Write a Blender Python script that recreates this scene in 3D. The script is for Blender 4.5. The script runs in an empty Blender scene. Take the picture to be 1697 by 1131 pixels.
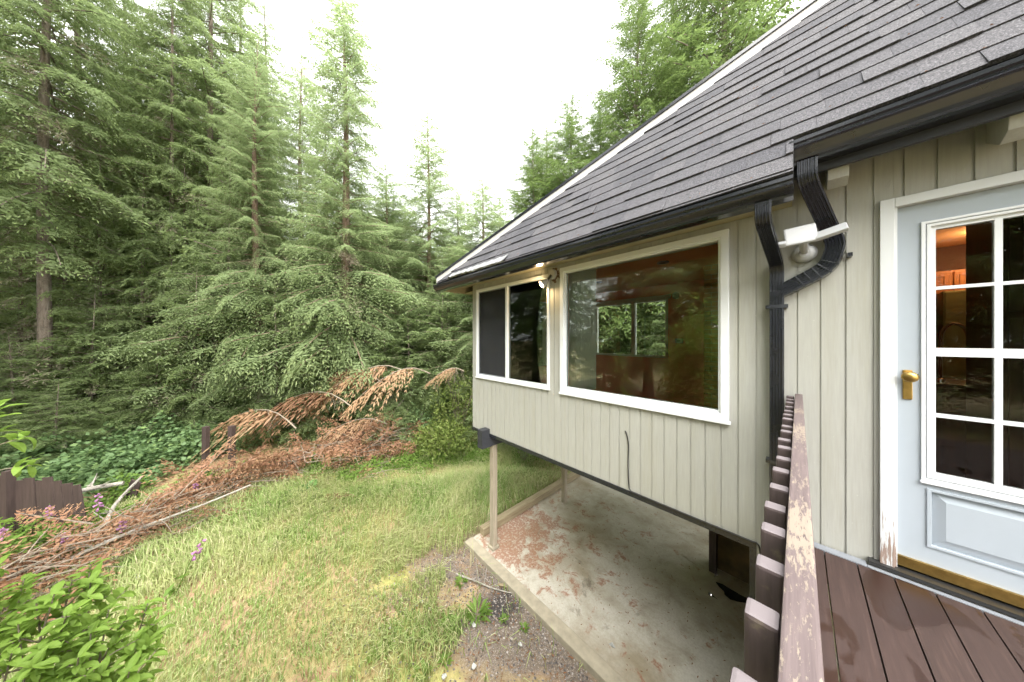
import bpy, bmesh, math, random
import numpy as np
from mathutils import Vector, Matrix
R = math.radians
random.seed(7)
rng = np.random.default_rng(11)
scene = bpy.context.scene
COL = scene.collection

# ------------------------------------------------------------------ camera, sky, sun, exposure
cam_data = bpy.data.cameras.new('camera')
cam_data.sensor_width = 36.0
cam_data.lens = 36.0 * 445.54 / 1697.0
cam_data.shift_y = -0.002
cam_data.clip_start = 0.02
cam_data.clip_end = 600
cam = bpy.data.objects.new('camera', cam_data)
cam.location = (0, 0, 0)
cam.rotation_euler = (R(90), 0, 0.817)
COL.objects.link(cam)
scene.camera = cam

world = bpy.data.worlds.new('World')
scene.world = world
world.use_nodes = True
wn, wl = world.node_tree.nodes, world.node_tree.links
wn.clear()
w_out = wn.new('ShaderNodeOutputWorld')
w_bg = wn.new('ShaderNodeBackground')
w_bg.inputs['Strength'].default_value = 0.06
w_sky = wn.new('ShaderNodeTexSky')
w_sky.sky_type = 'NISHITA'
w_sky.sun_disc = False
SUN_EL, SUN_AZ = 52.0, 116.0            # azimuth clockwise from +y
w_sky.sun_elevation = R(SUN_EL)
w_sky.sun_rotation = R(SUN_AZ)
w_sky.dust_density = 3.0
w_mix = wn.new('ShaderNodeMix')
w_mix.data_type = 'RGBA'
w_mix.inputs[0].default_value = 0.88    # the cloud deck hides most of the blue
w_mix.inputs[7].default_value = (9.3, 9.3, 9.15, 1)
wl.new(w_sky.outputs[0], w_mix.inputs[6])
wl.new(w_mix.outputs[2], w_bg.inputs['Color'])
wl.new(w_bg.outputs[0], w_out.inputs['Surface'])

sun_data = bpy.data.lights.new('sun', 'SUN')
sun_data.energy = 1.5
sun_data.angle = R(60)
sun_data.color = (1.0, 0.97, 0.92)
sun = bpy.data.objects.new('sun', sun_data)
sd = Vector((math.sin(R(SUN_AZ)) * math.cos(R(SUN_EL)), math.cos(R(SUN_AZ)) * math.cos(R(SUN_EL)), math.sin(R(SUN_EL))))
sun.rotation_euler = sd.to_track_quat('Z', 'Y').to_euler()
COL.objects.link(sun)

scene.view_settings.view_transform = 'Standard'
scene.view_settings.look = 'None'
scene.view_settings.gamma = 1.0
scene.view_settings.exposure = 2.9
scene.view_settings.use_curve_mapping = False
scene.render.engine = 'CYCLES'
scene.cycles.max_bounces = 7
scene.cycles.diffuse_bounces = 4
scene.cycles.transparent_max_bounces = 24
scene.cycles.use_denoising = True
scene.cycles.use_adaptive_sampling = True
scene.cycles.adaptive_threshold = 0.03

# ------------------------------------------------------------------ helpers
def srgb(r, g, b):
    f = lambda c: (c / 255 / 12.92) if c / 255 <= .04045 else ((c / 255 + .055) / 1.055) ** 2.4
    return (f(r), f(g), f(b))

class NT:
    def __init__(self, name):
        self.m = bpy.data.materials.new(name)
        self.m.use_nodes = True
        self.n = self.m.node_tree.nodes
        self.l = self.m.node_tree.links
        self.b = self.n['Principled BSDF']
        self.out = self.n['Material Output']
    def node(self, t, **kw):
        x = self.n.new(t)
        for k, v in kw.items():
            setattr(x, k, v)
        return x
    def link(self, a, b):
        self.l.new(a, b)
    def pos(self, scale=(1, 1, 1), rot=(0, 0, 0), kind='pos'):
        if kind == 'obj':
            src = self.node('ShaderNodeTexCoord').outputs['Object']
        else:
            src = self.node('ShaderNodeNewGeometry').outputs['Position']
        mp = self.node('ShaderNodeMapping')
        mp.inputs['Scale'].default_value = scale
        mp.inputs['Rotation'].default_value = rot
        self.link(src, mp.inputs['Vector'])
        return mp.outputs[0]
    def noise(self, vec, scale, detail=4, rough=.55, dist=0.0):
        t = self.node('ShaderNodeTexNoise')
        t.inputs['Scale'].default_value = scale
        t.inputs['Detail'].default_value = detail
        t.inputs['Roughness'].default_value = rough
        t.inputs['Distortion'].default_value = dist
        self.link(vec, t.inputs['Vector'])
        return t.outputs['Fac']
    def ramp(self, fac, stops, interp='LINEAR'):
        t = self.node('ShaderNodeValToRGB')
        t.color_ramp.interpolation = interp
        e = t.color_ramp.elements
        while len(e) < len(stops):
            e.new(.5)
        for i, (p, c) in enumerate(stops):
            e[i].position = p
            e[i].color = (c, c, c, 1) if isinstance(c, (int, float)) else (*c[:3], 1)
        self.link(fac, t.inputs['Fac'])
        return t.outputs['Color']
    def mix(self, fac, a, b, blend='MIX'):
        t = self.node('ShaderNodeMix', data_type='RGBA', blend_type=blend)
        for s, v in ((t.inputs[0], fac), (t.inputs[6], a), (t.inputs[7], b)):
            if hasattr(v, 'links') or isinstance(v, bpy.types.NodeSocket):
                self.link(v, s)
            elif isinstance(v, (int, float)):
                s.default_value = v
            else:
                s.default_value = (*v[:3], 1)
        return t.outputs[2]
    def math(self, op, a, b=0.0):
        t = self.node('ShaderNodeMath', operation=op)
        for s, v in ((t.inputs[0], a), (t.inputs[1], b)):
            if isinstance(v, bpy.types.NodeSocket):
                self.link(v, s)
            else:
                s.default_value = v
        return t.outputs[0]
    def bump(self, h, strength=.3, dist=.01):
        t = self.node('ShaderNodeBump')
        t.inputs['Strength'].default_value = strength
        t.inputs['Distance'].default_value = dist
        self.link(h, t.inputs['Height'])
        self.link(t.outputs[0], self.b.inputs['Normal'])
    def col(self, c):
        if isinstance(c, bpy.types.NodeSocket):
            self.link(c, self.b.inputs['Base Color'])
        else:
            self.b.inputs['Base Color'].default_value = (*c, 1)
    def rough(self, v):
        if isinstance(v, bpy.types.NodeSocket):
            self.link(v, self.b.inputs['Roughness'])
        else:
            self.b.inputs['Roughness'].default_value = v
    def rnd(self):
        return self.node('ShaderNodeObjectInfo').outputs['Random']

MAT = {}
def simple(name, c, rough=.6, var=.12, scale=6.0, metal=0.0, bump=0.0, stretch=(1, 1, 1)):
    t = NT(name)
    v = t.pos(stretch)
    n = t.noise(v, scale, 5)
    lo = tuple(x * (1 - var) for x in c)
    hi = tuple(min(1, x * (1 + var)) for x in c)
    t.col(t.ramp(n, [(.3, lo), (.7, hi)]))
    t.rough(rough)
    t.b.inputs['Metallic'].default_value = metal
    if bump:
        t.bump(t.noise(v, scale * 6, 4), bump, .004)
    MAT[name] = t.m
    return t.m

def wood(name, c1, c2, axis='z', rough=.7, fine=30.0, bump=.25):
    t = NT(name)
    st = {'x': (.08, 1, 1), 'y': (1, .08, 1), 'z': (1, 1, .08)}[axis]
    v = t.pos(st)
    n = t.noise(v, fine, 6, .6, .4)
    n2 = t.noise(t.pos(), 3.0, 4)
    c = t.ramp(n, [(.3, c1), (.7, c2)])
    c = t.mix(t.ramp(n2, [(.35, 0.0), (.75, .35)]), c, tuple(x * .6 for x in c1))
    t.col(c)
    t.rough(rough)
    t.bump(n, bump, .003)
    MAT[name] = t.m
    return t.m

# siding paint: beige, faint rough-sawn grain, knots and mildew streaks
t = NT('siding_paint')
v = t.pos((1, 1, .05)); g = t.noise(v, 90, 5, .6)
knot = t.noise(t.pos((6, 6, 1.8)), 2.2, 3, .5, 1.5)
dirt = t.noise(t.pos((7, 7, .5)), 1.4, 7, .7)
speck = t.noise(t.pos(), 60, 2, .4)
c = t.ramp(g, [(.25, srgb(152, 152, 146)), (.75, srgb(165, 165, 158))])
c = t.mix(t.ramp(dirt, [(.47, 0.0), (.74, .36)]), c, srgb(142, 139, 118))
c = t.mix(t.ramp(speck, [(.74, 0.0), (.78, .55)]), c, srgb(196, 195, 188))
rn = t.rnd()
c = t.mix(t.math('MULTIPLY', rn, .16), c, srgb(158, 157, 146))
t.col(c); t.rough(.62)
t.bump(t.math('ADD', g, t.math('MULTIPLY', t.ramp(knot, [(.62, 0.0), (.66, 1.0), (.7, 0.2)]), .6)), .35, .002)
MAT['siding'] = t.m

simple('black_metal', srgb(33, 35, 41), .2, .1, 8, 0.0)
MAT['black_metal'].node_tree.nodes['Principled BSDF'].inputs['Coat Weight'].default_value = .25
wood('black_paint', srgb(40, 42, 47), srgb(54, 56, 62), 'x', .5)
simple('white_vinyl', (.66, .68, .70), .35, .03, 5)
simple('rake_white', (.46, .455, .44), .5, .06, 4)
simple('soffit_paint', srgb(150, 142, 116), .6, .1, 6)
simple('brass', (.46, .31, .10), .35, .25, 18, 1.0)
simple('grey_trim', srgb(118, 122, 128), .5, .12, 8)
simple('plastic_white', (.36, .37, .38), .35, .03, 5)
simple('plastic_dark', (.02, .02, .02), .4)
simple('chrome', (.7, .7, .7), .15, .02, 5, 1.0)

# weathered white paint with bare-wood patches (door casing)
t = NT('casing_paint')
n = t.noise(t.pos((30, 30, 2)), 3, 6, .65)
low = t.node('ShaderNodeSeparateXYZ'); t.link(t.node('ShaderNodeNewGeometry').outputs['Position'], low.inputs[0])
hz = t.ramp(t.math('MULTIPLY', t.math('ADD', low.outputs['Z'], 1.45), 1.2), [(.0, .62), (.45, .42), (1.0, .15)])
peel = t.ramp(t.math('ADD', n, t.math('SUBTRACT', hz, .5)), [(.50, 0.0), (.56, 1.0)])
t.col(t.mix(peel, (.56, .58, .59), srgb(138, 120, 110))); t.rough(.5); t.bump(peel, .4, .002)
MAT['casing_paint'] = t.m

t = NT('door_paint')
n = t.noise(t.pos(), 2.5, 4)
t.col(t.ramp(n, [(.3, (.335, .378, .42)), (.7, (.36, .40, .445))])); t.rough(.22)
t.b.inputs['Coat Weight'].default_value = .3
MAT['door_paint'] = t.m

# asphalt shingles
t = NT('shingle')
v = t.pos()
gran = t.math('ADD', t.math('MULTIPLY', t.noise(v, 330, 2, .6), .45), t.math('MULTIPLY', t.noise(v, 130, 2, .7), .55))
mott = t.noise(v, 16, 5, .7)
rn = t.rnd()
c = t.ramp(gran, [(.36, (.010, .010, .012)), (.5, (.046, .045, .050)), (.64, (.150, .147, .157))])
tone = t.ramp(rn, [(0.0, (.66, .67, .73)), (.35, (.86, .86, .90)), (.7, (.98, .97, 1.0)), (1.0, (1.15, 1.13, 1.12))])
c = t.mix(1.0, c, tone, 'MULTIPLY')
c = t.mix(t.ramp(mott, [(.45, 0.0), (.8, .45)]), c, (.068, .066, .070))
t.col(c); t.rough(.9); t.bump(gran, .5, .003)
MAT['shingle'] = t.m

t = NT('roof_felt'); t.col((.012, .012, .013)); t.rough(.95); MAT['roof_felt'] = t.m

# concrete slab: grey with dark damp, red paint stains
t = NT('concrete')
v = t.pos()
big = t.noise(v, .9, 6, .62, .6)
mid = t.noise(v, 3.2, 6, .65, .4)
fine = t.noise(v, 45, 4, .6)
c = t.ramp(mid, [(.28, srgb(146, 138, 122)), (.5, srgb(178, 173, 160)), (.72, srgb(190, 186, 176))])
c = t.mix(t.ramp(big, [(.42, 0.0), (.66, .75)]), c, srgb(130, 116, 90))
xyz = t.node('ShaderNodeSeparateXYZ'); t.link(t.node('ShaderNodeNewGeometry').outputs['Position'], xyz.inputs[0])
# distance to the corner by the post drives how likely a red stain is
vd = t.node('ShaderNodeVectorMath', operation='DISTANCE'); t.link(t.node('ShaderNodeNewGeometry').outputs['Position'], vd.inputs[0]); vd.inputs[1].default_value = (-3.6, 3.5, -3.58)
near = t.ramp(t.math('DIVIDE', vd.outputs['Value'], 3.2), [(0.0, .26), (.35, .06), (1.0, -.0)])
red = t.math('MULTIPLY', t.ramp(t.math('ADD', t.noise(v, 4.2, 9, .74, .5), near), [(.60, 0.0), (.65, .85)]), t.ramp(t.noise(v, 26, 5, .7), [(.36, 0.0), (.5, 1.0)]))
c = t.mix(red, c, srgb(138, 94, 70))
dark = t.ramp(t.noise(t.pos((1, 1, 1), (0, 0, .6)), 1.1, 6, .7, 1.0), [(.62, 0.0), (.70, .8)])
c = t.mix(dark, c, srgb(84, 76, 62))
pale = t.ramp(t.noise(t.pos((1, 1, 1), (0, 0, 1.3)), 4.0, 7, .75, .6), [(.64, 0.0), (.70, .6)])
c = t.mix(pale, c, srgb(188, 184, 175))
c = t.mix(t.ramp(fine, [(.3, .25), (.6, 0.0)]), c, srgb(110, 104, 92))
t.col(c)
t.rough(t.ramp(big, [(.35, .75), (.65, .32)]))
t.bump(t.math('ADD', fine, mid), .15, .004)
MAT['concrete'] = t.m
simple('concrete_kerb', srgb(150, 142, 124), .85, .2, 9, 0, .3)
simple('blockwork', srgb(80, 64, 38), .9, .5, 5, 0, .5)

# deck boards: stained brown, worn and damp
t = NT('deck_wood')
v = t.pos((1, .06, 1)); g = t.noise(v, 60, 6, .62, .5)
wet = t.noise(t.pos((1.6, .7, 1)), 2.6, 4, .5, .6)
chip = t.noise(t.pos((2, .6, 1)), 26, 5, .7)
c = t.ramp(g, [(.25, srgb(42, 28, 24)), (.55, srgb(53, 37, 32)), (.8, srgb(70, 53, 47))])
rn = t.rnd(); c = t.mix(t.math('MULTIPLY', rn, .3), c, srgb(56, 39, 35))
wetm = t.ramp(wet, [(.56, 0.0), (.585, 1.0)])
c = t.mix(t.math('MULTIPLY', wetm, .75), c, srgb(42, 24, 16))
c = t.mix(t.ramp(chip, [(.73, 0.0), (.76, .7)]), c, srgb(140, 126, 118))
t.col(c); t.rough(t.ramp(wetm, [(0.0, .72), (1.0, .28)])); t.bump(g, .35, .003)
MAT['deck_wood'] = t.m

# railing stain, flaking to pale wood on the upper faces
t = NT('rail_wood')
v = t.pos((1, .05, 1)); g = t.noise(v, 160, 6, .6, .3)
flake = t.noise(t.pos((1.6, .30, 1)), 105, 6, .75, .3)
zone = t.noise(t.pos((.2, 1, .2)), 2.2, 3, .5)
c = t.ramp(g, [(.3, srgb(78, 67, 67)), (.7, srgb(98, 86, 85))])
fm = t.ramp(t.math('ADD', flake, t.math('MULTIPLY', t.math('SUBTRACT', zone, .5), 1.1)), [(.535, 0.0), (.56, 1.0)])
nz = t.node('ShaderNodeSeparateXYZ'); t.link(t.node('ShaderNodeNewGeometry').outputs['True Normal'], nz.inputs[0])
fm = t.math('MULTIPLY', fm, t.ramp(nz.outputs['Z'], [(.4, .12), (.8, 1.0)]))
c = t.mix(fm, c, srgb(124, 113, 101))
t.col(c); t.rough(.6); t.bump(t.math('SUBTRACT', g, fm), .4, .002)
MAT['rail_wood'] = t.m
t = NT('picket_wood')
g = t.noise(t.pos((1, 1, .06)), 110, 6, .6, .3)
c = t.ramp(g, [(.3, srgb(62, 51, 51)), (.7, srgb(80, 68, 68))])
mold = t.ramp(t.noise(t.pos(), 22, 5, .65), [(.58, 0.0), (.72, .45)])
c = t.mix(mold, c, srgb(118, 110, 84))
worn = t.node('ShaderNodeSeparateXYZ'); t.link(t.node('ShaderNodeNewGeometry').outputs['True Normal'], worn.inputs[0])
c = t.mix(t.ramp(worn.outputs['Z'], [(.45, 0.0), (.75, .9)]), c, srgb(104, 97, 99))
t.col(c); t.rough(.7); t.bump(g, .3, .002)
MAT['picket_wood'] = t.m

wood('post_wood', srgb(136, 126, 108), srgb(168, 158, 140), 'z', .8)
wood('kerb_wood', srgb(126, 112, 86), srgb(158, 146, 118), 'y', .85)
wood('fence_wood', srgb(56, 44, 40), srgb(76, 62, 58), 'z', .8)
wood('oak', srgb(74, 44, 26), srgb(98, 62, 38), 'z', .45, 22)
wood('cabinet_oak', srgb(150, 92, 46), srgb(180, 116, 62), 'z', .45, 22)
simple('interior_red', srgb(218, 134, 108), .75, .1, 3)
simple('ceiling_paint', srgb(232, 180, 128), .8, .05, 2)
simple('floor_red', srgb(206, 120, 104), .5, .2, 8)
simple('interior_brown', srgb(92, 56, 36), .7, .1, 3)
simple('brick_face', srgb(178, 132, 92), .85, .22, 9, 0, .5)
simple('mortar', srgb(170, 156, 134), .9, .1, 9)
simple('blind_vinyl', srgb(206, 212, 206), .5, .04, 3)
simple('appliance', srgb(126, 118, 70), .4, .08, 3)
simple('counter', srgb(90, 76, 60), .4, .1, 6)
simple('mud', srgb(92, 70, 52), .95, .3, 30, 0, .8)
simple('paper', (.36, .36, .34), .8, .06, 30)
simple('cable_black', (.012, .012, .014), .45)

# window glass: clear, mirror at grazing angles
def glass(name, tint, gain, base):
    t = NT(name)
    t.n.remove(t.b)
    tr = t.node('ShaderNodeBsdfTransparent'); tr.inputs[0].default_value = (*tint, 1)
    gl = t.node('ShaderNodeBsdfGlossy'); gl.inputs['Roughness'].default_value = 0.0; gl.inputs[0].default_value = (.95, 1, .97, 1)
    fr = t.node('ShaderNodeFresnel'); fr.inputs[0].default_value = 1.5
    f = t.math('MINIMUM', t.math('ADD', t.math('MULTIPLY', fr.outputs[0], gain), base), 1.0)
    mx = t.node('ShaderNodeMixShader')
    t.link(f, mx.inputs[0]); t.link(tr.outputs[0], mx.inputs[1]); t.link(gl.outputs[0], mx.inputs[2])
    t.link(mx.outputs[0], t.out.inputs['Surface'])
    MAT[name] = t.m
glass('window_glass', (.98, .99, .98), 1.7, .0)
glass('door_glass', (.88, .88, .88), .8, .0)
t = NT('insect_screen'); t.n.remove(t.b)
tr = t.node('ShaderNodeBsdfTransparent'); df = t.node('ShaderNodeBsdfDiffuse'); df.inputs[0].default_value = (.045, .047, .05, 1)
mx = t.node('ShaderNodeMixShader'); mx.inputs[0].default_value = .6
t.link(tr.outputs[0], mx.inputs[1]); t.link(df.outputs[0], mx.inputs[2]); t.link(mx.outputs[0], t.out.inputs['Surface'])
MAT['insect_screen'] = t.m
def emitter(name, c, s):
    t = NT(name); t.b.inputs['Emission Color'].default_value = (*c, 1); t.b.inputs['Emission Strength'].default_value = s
    t.col(c); MAT[name] = t.m
emitter('lit_bulb', (1.0, .78, .45), 9.0)
emitter('kitchen_lamp', (1.0, .62, .3), 5.0)

# ---- objects
def link(o, parent=None, label=None, cat=None, group=None, kind=None):
    COL.objects.link(o)
    if parent is not None:
        o.parent = parent
    for k, v in (('label', label), ('category', cat), ('group', group), ('kind', kind)):
        if v:
            o[k] = v
    return o

def tag(o, label=None, cat=None, group=None, kind=None):
    for k, v in (('label', label), ('category', cat), ('group', group), ('kind', kind)):
        if v:
            o[k] = v
    return o

def thing(name, label, cat, loc=(0, 0, 0), group=None, rz=0.0):
    o = bpy.data.objects.new(name, None)
    o.empty_display_size = .1
    o.location = loc
    o.rotation_euler = (0, 0, rz)
    return link(o, None, label, cat, group)

def world_of(o):
    m = o.matrix_basis.copy()
    if o.parent is not None:
        m = world_of(o.parent) @ o.matrix_parent_inverse @ m
    return m

def wp(o, parent):
    """parent o (its mesh is in world coordinates) under a thing standing elsewhere"""
    o.parent = parent
    o.matrix_parent_inverse = world_of(parent).inverted()
    return o

class MB:
    def __init__(self):
        self.v = []; self.f = []
    def add(self, vs, fs):
        k = len(self.v)
        self.v += [tuple(p) for p in vs]
        self.f += [tuple(i + k for i in f) for f in fs]
        return self
    def box(self, x0, x1, y0, y1, z0, z1):
        return self.add([(x0, y0, z0), (x1, y0, z0), (x1, y1, z0), (x0, y1, z0), (x0, y0, z1), (x1, y0, z1), (x1, y1, z1), (x0, y1, z1)],
                        [(0, 3, 2, 1), (4, 5, 6, 7), (0, 1, 5, 4), (1, 2, 6, 5), (2, 3, 7, 6), (3, 0, 4, 7)])
    def ring(self, x0, x1, z0, z1, w, y0, y1, plane='xz'):
        """rectangular frame of member width w; plane xz between y0..y1, or plane yz (x0,x1 are then y, y0,y1 are x)"""
        o = [(x0, z0), (x1, z0), (x1, z1), (x0, z1)]
        i = [(x0 + w, z0 + w), (x1 - w, z0 + w), (x1 - w, z1 - w), (x0 + w, z1 - w)]
        mk = (lambda a, d: (a[0], d, a[1])) if plane == 'xz' else (lambda a, d: (d, a[0], a[1]))
        vs = [mk(a, y0) for a in o] + [mk(a, y0) for a in i] + [mk(a, y1) for a in o] + [mk(a, y1) for a in i]
        fs = []
        for k in range(4):
            n = (k + 1) % 4
            fs += [(k, n, 4 + n, 4 + k), (8 + k, 12 + k, 12 + n, 8 + n), (k, 8 + k, 8 + n, n), (4 + k, 4 + n, 12 + n, 12 + k)]
        return self.add(vs, fs)
    def prism(self, poly, d):
        """poly: list of 3d points, d: extrusion vector"""
        n = len(poly); d = Vector(d)
        vs = [Vector(p) for p in poly] + [Vector(p) + d for p in poly]
        fs = [tuple(range(n))[::-1], tuple(range(n, 2 * n))] + [(k, (k + 1) % n, n + (k + 1) % n, n + k) for k in range(n)]
        return self.add(vs, fs)
    def tube(self, pts, r, n=8, cap=True):
        pts = [Vector(p) for p in pts]
        rs = r if isinstance(r, (list, tuple)) else [r] * len(pts)
        up = None; rings = []
        for k, p in enumerate(pts):
            d = (pts[min(k + 1, len(pts) - 1)] - pts[max(k - 1, 0)]).normalized()
            if up is None:
                up = d.orthogonal().normalized()
            up = (up - d * up.dot(d)).normalized()
            s = d.cross(up)
            rings.append([p + (up * math.cos(2 * math.pi * j / n) + s * math.sin(2 * math.pi * j / n)) * rs[k] for j in range(n)])
        vs = [q for ring in rings for q in ring]
        fs = [(k * n + j, k * n + (j + 1) % n, (k + 1) * n + (j + 1) % n, (k + 1) * n + j) for k in range(len(pts) - 1) for j in range(n)]
        if cap:
            fs += [tuple(range(n))[::-1], tuple(range((len(pts) - 1) * n, len(pts) * n))]
        return self.add(vs, fs)
    def sweep(self, pts, prof, side0):
        """sweep a closed 2d profile [(a,b)] along pts; side0 = starting direction of profile axis a"""
        pts = [Vector(p) for p in pts]; sd_ = Vector(side0); n = len(prof); vs = []
        for k, p in enumerate(pts):
            d = (pts[min(k + 1, len(pts) - 1)] - pts[max(k - 1, 0)]).normalized()
            sd_ = (sd_ - d * sd_.dot(d)).normalized()
            u = d.cross(sd_)
            vs += [p + sd_ * a + u * b for a, b in prof]
        fs = [(k * n + j, k * n + (j + 1) % n, (k + 1) * n + (j + 1) % n, (k + 1) * n + j) for k in range(len(pts) - 1) for j in range(n)]
        fs += [tuple(range(n))[::-1], tuple(range((len(pts) - 1) * n, len(pts) * n))]
        return self.add(vs, fs)
    def lathe(self, prof, c, axis='z', n=20):
        """prof [(r, h)] about axis through c"""
        vs = []
        for r, h in prof:
            for j in range(n):
                a = 2 * math.pi * j / n; ca, sa = math.cos(a) * r, math.sin(a) * r
                vs.append({'z': (c[0] + ca, c[1] + sa, c[2] + h), 'y': (c[0] + ca, c[1] + h, c[2] + sa), 'x': (c[0] + h, c[1] + ca, c[2] + sa)}[axis])
        m = len(prof)
        fs = [(k * n + j, k * n + (j + 1) % n, (k + 1) * n + (j + 1) % n, (k + 1) * n + j) for k in range(m - 1) for j in range(n)]
        fs += [tuple(range(n))[::-1], tuple(range((m - 1) * n, m * n))]
        return self.add(vs, fs)
    def mesh(self, name, bevel=0.0, smooth=False, fix=True):
        me = bpy.data.meshes.new(name)
        me.from_pydata(self.v, [], self.f)
        if fix or bevel:
            bm = bmesh.new(); bm.from_mesh(me)
            bmesh.ops.recalc_face_normals(bm, faces=bm.faces)
            if bevel:
                bmesh.ops.bevel(bm, geom=[e for e in bm.edges if len(e.link_faces) == 2 and e.calc_face_angle(0) > .5], offset=bevel, segments=2, affect='EDGES', profile=.6)
            bm.to_mesh(me); bm.free()
        if smooth:
            me.shade_smooth() if hasattr(me, 'shade_smooth') else None
        return me
    def build(self, name, mat, parent=None, bevel=0.0, smooth=False, **kw):
        me = self.mesh(name, bevel, smooth)
        me.materials.append(MAT[mat] if isinstance(mat, str) else mat)
        o = bpy.data.objects.new(name, me)
        link(o, None, **kw)
        if parent is not None:
            wp(o, parent)
        return o

UNIT = {}
def piece(name, mat, x0, x1, y0, y1, z0, z1, parent, bevel=0.0):
    """a box piece made from one shared unit mesh, scaled to size"""
    key = (name, mat)
    if key not in UNIT:
        m = MB().box(-.5, .5, -.5, .5, -.5, .5).mesh(name)
        m.materials.append(MAT[mat]); UNIT[key] = m
    o = bpy.data.objects.new(name, UNIT[key])
    o.location = ((x0 + x1) / 2, (y0 + y1) / 2, (z0 + z1) / 2)
    o.scale = (x1 - x0, y1 - y0, z1 - z0)
    link(o); wp(o, parent)
    return o

def cells(u0, u1, z0, z1, holes):
    br = sorted({u0, u1} | {h for q in holes for h in q[:2] if u0 < h < u1})
    out = []
    for a, b in zip(br[:-1], br[1:]):
        if b - a < 1e-4:
            continue
        zs = [(z0, z1)]
        for (h0, h1, k0, k1) in holes:
            if h0 < (a + b) / 2 < h1:
                nz_ = []
                for p, q in zs:
                    if k1 <= p or k0 >= q:
                        nz_.append((p, q)); continue
                    if k0 > p: nz_.append((p, k0))
                    if k1 < q: nz_.append((k1, q))
                zs = nz_
        out += [(a, b, p, q) for p, q in zs if q - p > 1e-3]
    return out

# ------------------------------------------------------------------ the house
G = -3.58                    # level of the slab under the house
WY = 2.80                    # face of the front siding
XL, XR = -4.016, 4.0         # ends of the house
BY = 6.62                    # outer face of the back wall
house = thing('house', 'beige single storey house with grooved siding, grey shingle roof and black gutters', 'house', (0, 4.5, G))

BIG = (-2.072, -.387, -.67, .897)
SLD = (-3.89, -2.251, -.659, .862)
DOOR = (.395, 1.234, -1.40, .80)
holes = [(BIG[0] + .03, BIG[1] - .03, BIG[2] + .03, BIG[3] - .03), (SLD[0] + .02, SLD[1] - .02, SLD[2] + .02, SLD[3] - .02), DOOR]

wall = None
mb = MB()
for (a, b, p, q) in cells(XL, -.226, -1.58, 1.30, holes) + cells(-.226, XR, G - .05, 1.62, holes):
    mb.box(a, b, WY + .0065, WY + .115, p, q)
wall = mb.build('wall', 'siding', house)
# siding boards, grooves between them
PITCH, GAP = .1085, .012
x = XL
k = 0
while x < XR - .02:
    xa, xb = x, min(x + PITCH - GAP, XR)
    for seg in ((xa, min(xb, -.226), -1.575, .952), (max(xa, -.226), xb, G - .04, 1.60)):
        if seg[1] - seg[0] < .004:
            continue
        for (a, b, p, q) in cells(seg[0], seg[1], seg[2], seg[3], holes):
            yo = random.uniform(-.0012, .0012)
            piece('siding_board', 'siding', a, b, WY + yo, WY + .013, p, q, wall)
    x += PITCH; k += 1
# other walls
EW = (3.52, 4.75, -.60, .82)          # window in the left end wall (y0,y1,z0,z1)
mb = MB()
for (a, b, p, q) in cells(WY + .115, BY, -1.58, 1.6, [EW]):
    mb.box(XL, XL + .10, a, b, p, q)
mb.build('end_wall', 'siding', house)
BW = (-3.72, -1.95, -.42, .90)
mb = MB()
for (a, b, p, q) in cells(XL + .10, XR, -1.58, 1.6, [BW]):
    mb.box(a, b, BY - .10, BY, p, q)
mb.build('back_wall', 'siding', house)
MB().box(XR - .1, XR, WY + .115, BY - .1, G - .05, 1.6).build('end_wall', 'siding', house)
# rooms inside: living room on the left, kitchen behind the door
mb = MB()
for (a, b, p, q) in cells(XL + .11, .10, -1.40, 1.2, holes[:2]):
    mb.box(a, b, WY + .117, WY + .125, p, q)
for (a, b, p, q) in cells(WY + .125, BY - .11, -1.40, 1.2, [EW]):
    mb.box(XL + .102, XL + .11, a, b, p, q)
for (a, b, p, q) in cells(XL + .11, .10, -1.40, 1.2, [BW]):
    mb.box(a, b, BY - .11, BY - .102, p, q)
mb.box(.092, .10, WY + .125, BY - .11, -1.40, 1.2)
mb.build('interior_wall', 'interior_red', house)
mb = MB()
mb.box(.102, .11, WY + .125, BY - .11, -1.40, 1.2)
mb.box(.11, XR - .1, BY - .11, BY - .102, -1.40, 1.2)
mb.build('kitchen_wall', 'interior_brown', house)
MB().box(XL + .11, XR - .1, WY + .12, BY - .11, 1.20, 1.24).build('ceiling', 'ceiling_paint', house)
MB().box(XL + .10, XR - .1, WY + .12, BY - .10, -1.43, -1.40).build('floor', 'floor_red', house)
MB().box(XL, XR - .1, WY + .02, BY - .001, -1.578, -1.432).build('floor_frame', 'post_wood', house)

# black trim under the overhang and round the opening
mb = MB().box(XL - .004, -.222, WY - .012, WY + .03, -1.625, -1.578)
mb.box(-.262, -.222, WY - .010, WY + .04, G, -1.626)
mb.build('base_trim', 'black_metal', house)
# beam and posts carrying the overhang
mb = MB().box(-3.645, -3.525, WY + .035, BY - .2, -1.80, -1.58)
mb.box(-3.650, -3.520, WY - .16, WY + .034, -1.80, -1.50)
mb.build('beam', 'black_paint', house, bevel=.004)
for px_, py_ in ((-3.585, 2.93), (-3.52, 4.88), (-.90, 5.10)):
    p = MB().box(px_ - .046, px_ + .046, py_ - .046, py_ + .046, G + (.05 if py_ < 3 else .0), -1.80 if px_ < -2 else -1.58).build('post', 'post_wood' if px_ < -2 else 'fence_wood', house, bevel=.004)
    if py_ < 3:
        MB().box(px_ - .07, px_ + .075, py_ - .075, py_ + .07, G, G + .05).build('footing', 'concrete_kerb', p, bevel=.008)
mb = MB().box(-.222, -.12, WY + .116, 5.20, G - .05, -1.581)
mb.box(-.95, XR - .11, 5.21, 5.36, G - .05, -1.581)
mb.build('foundation_wall', 'blockwork', house)

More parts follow.
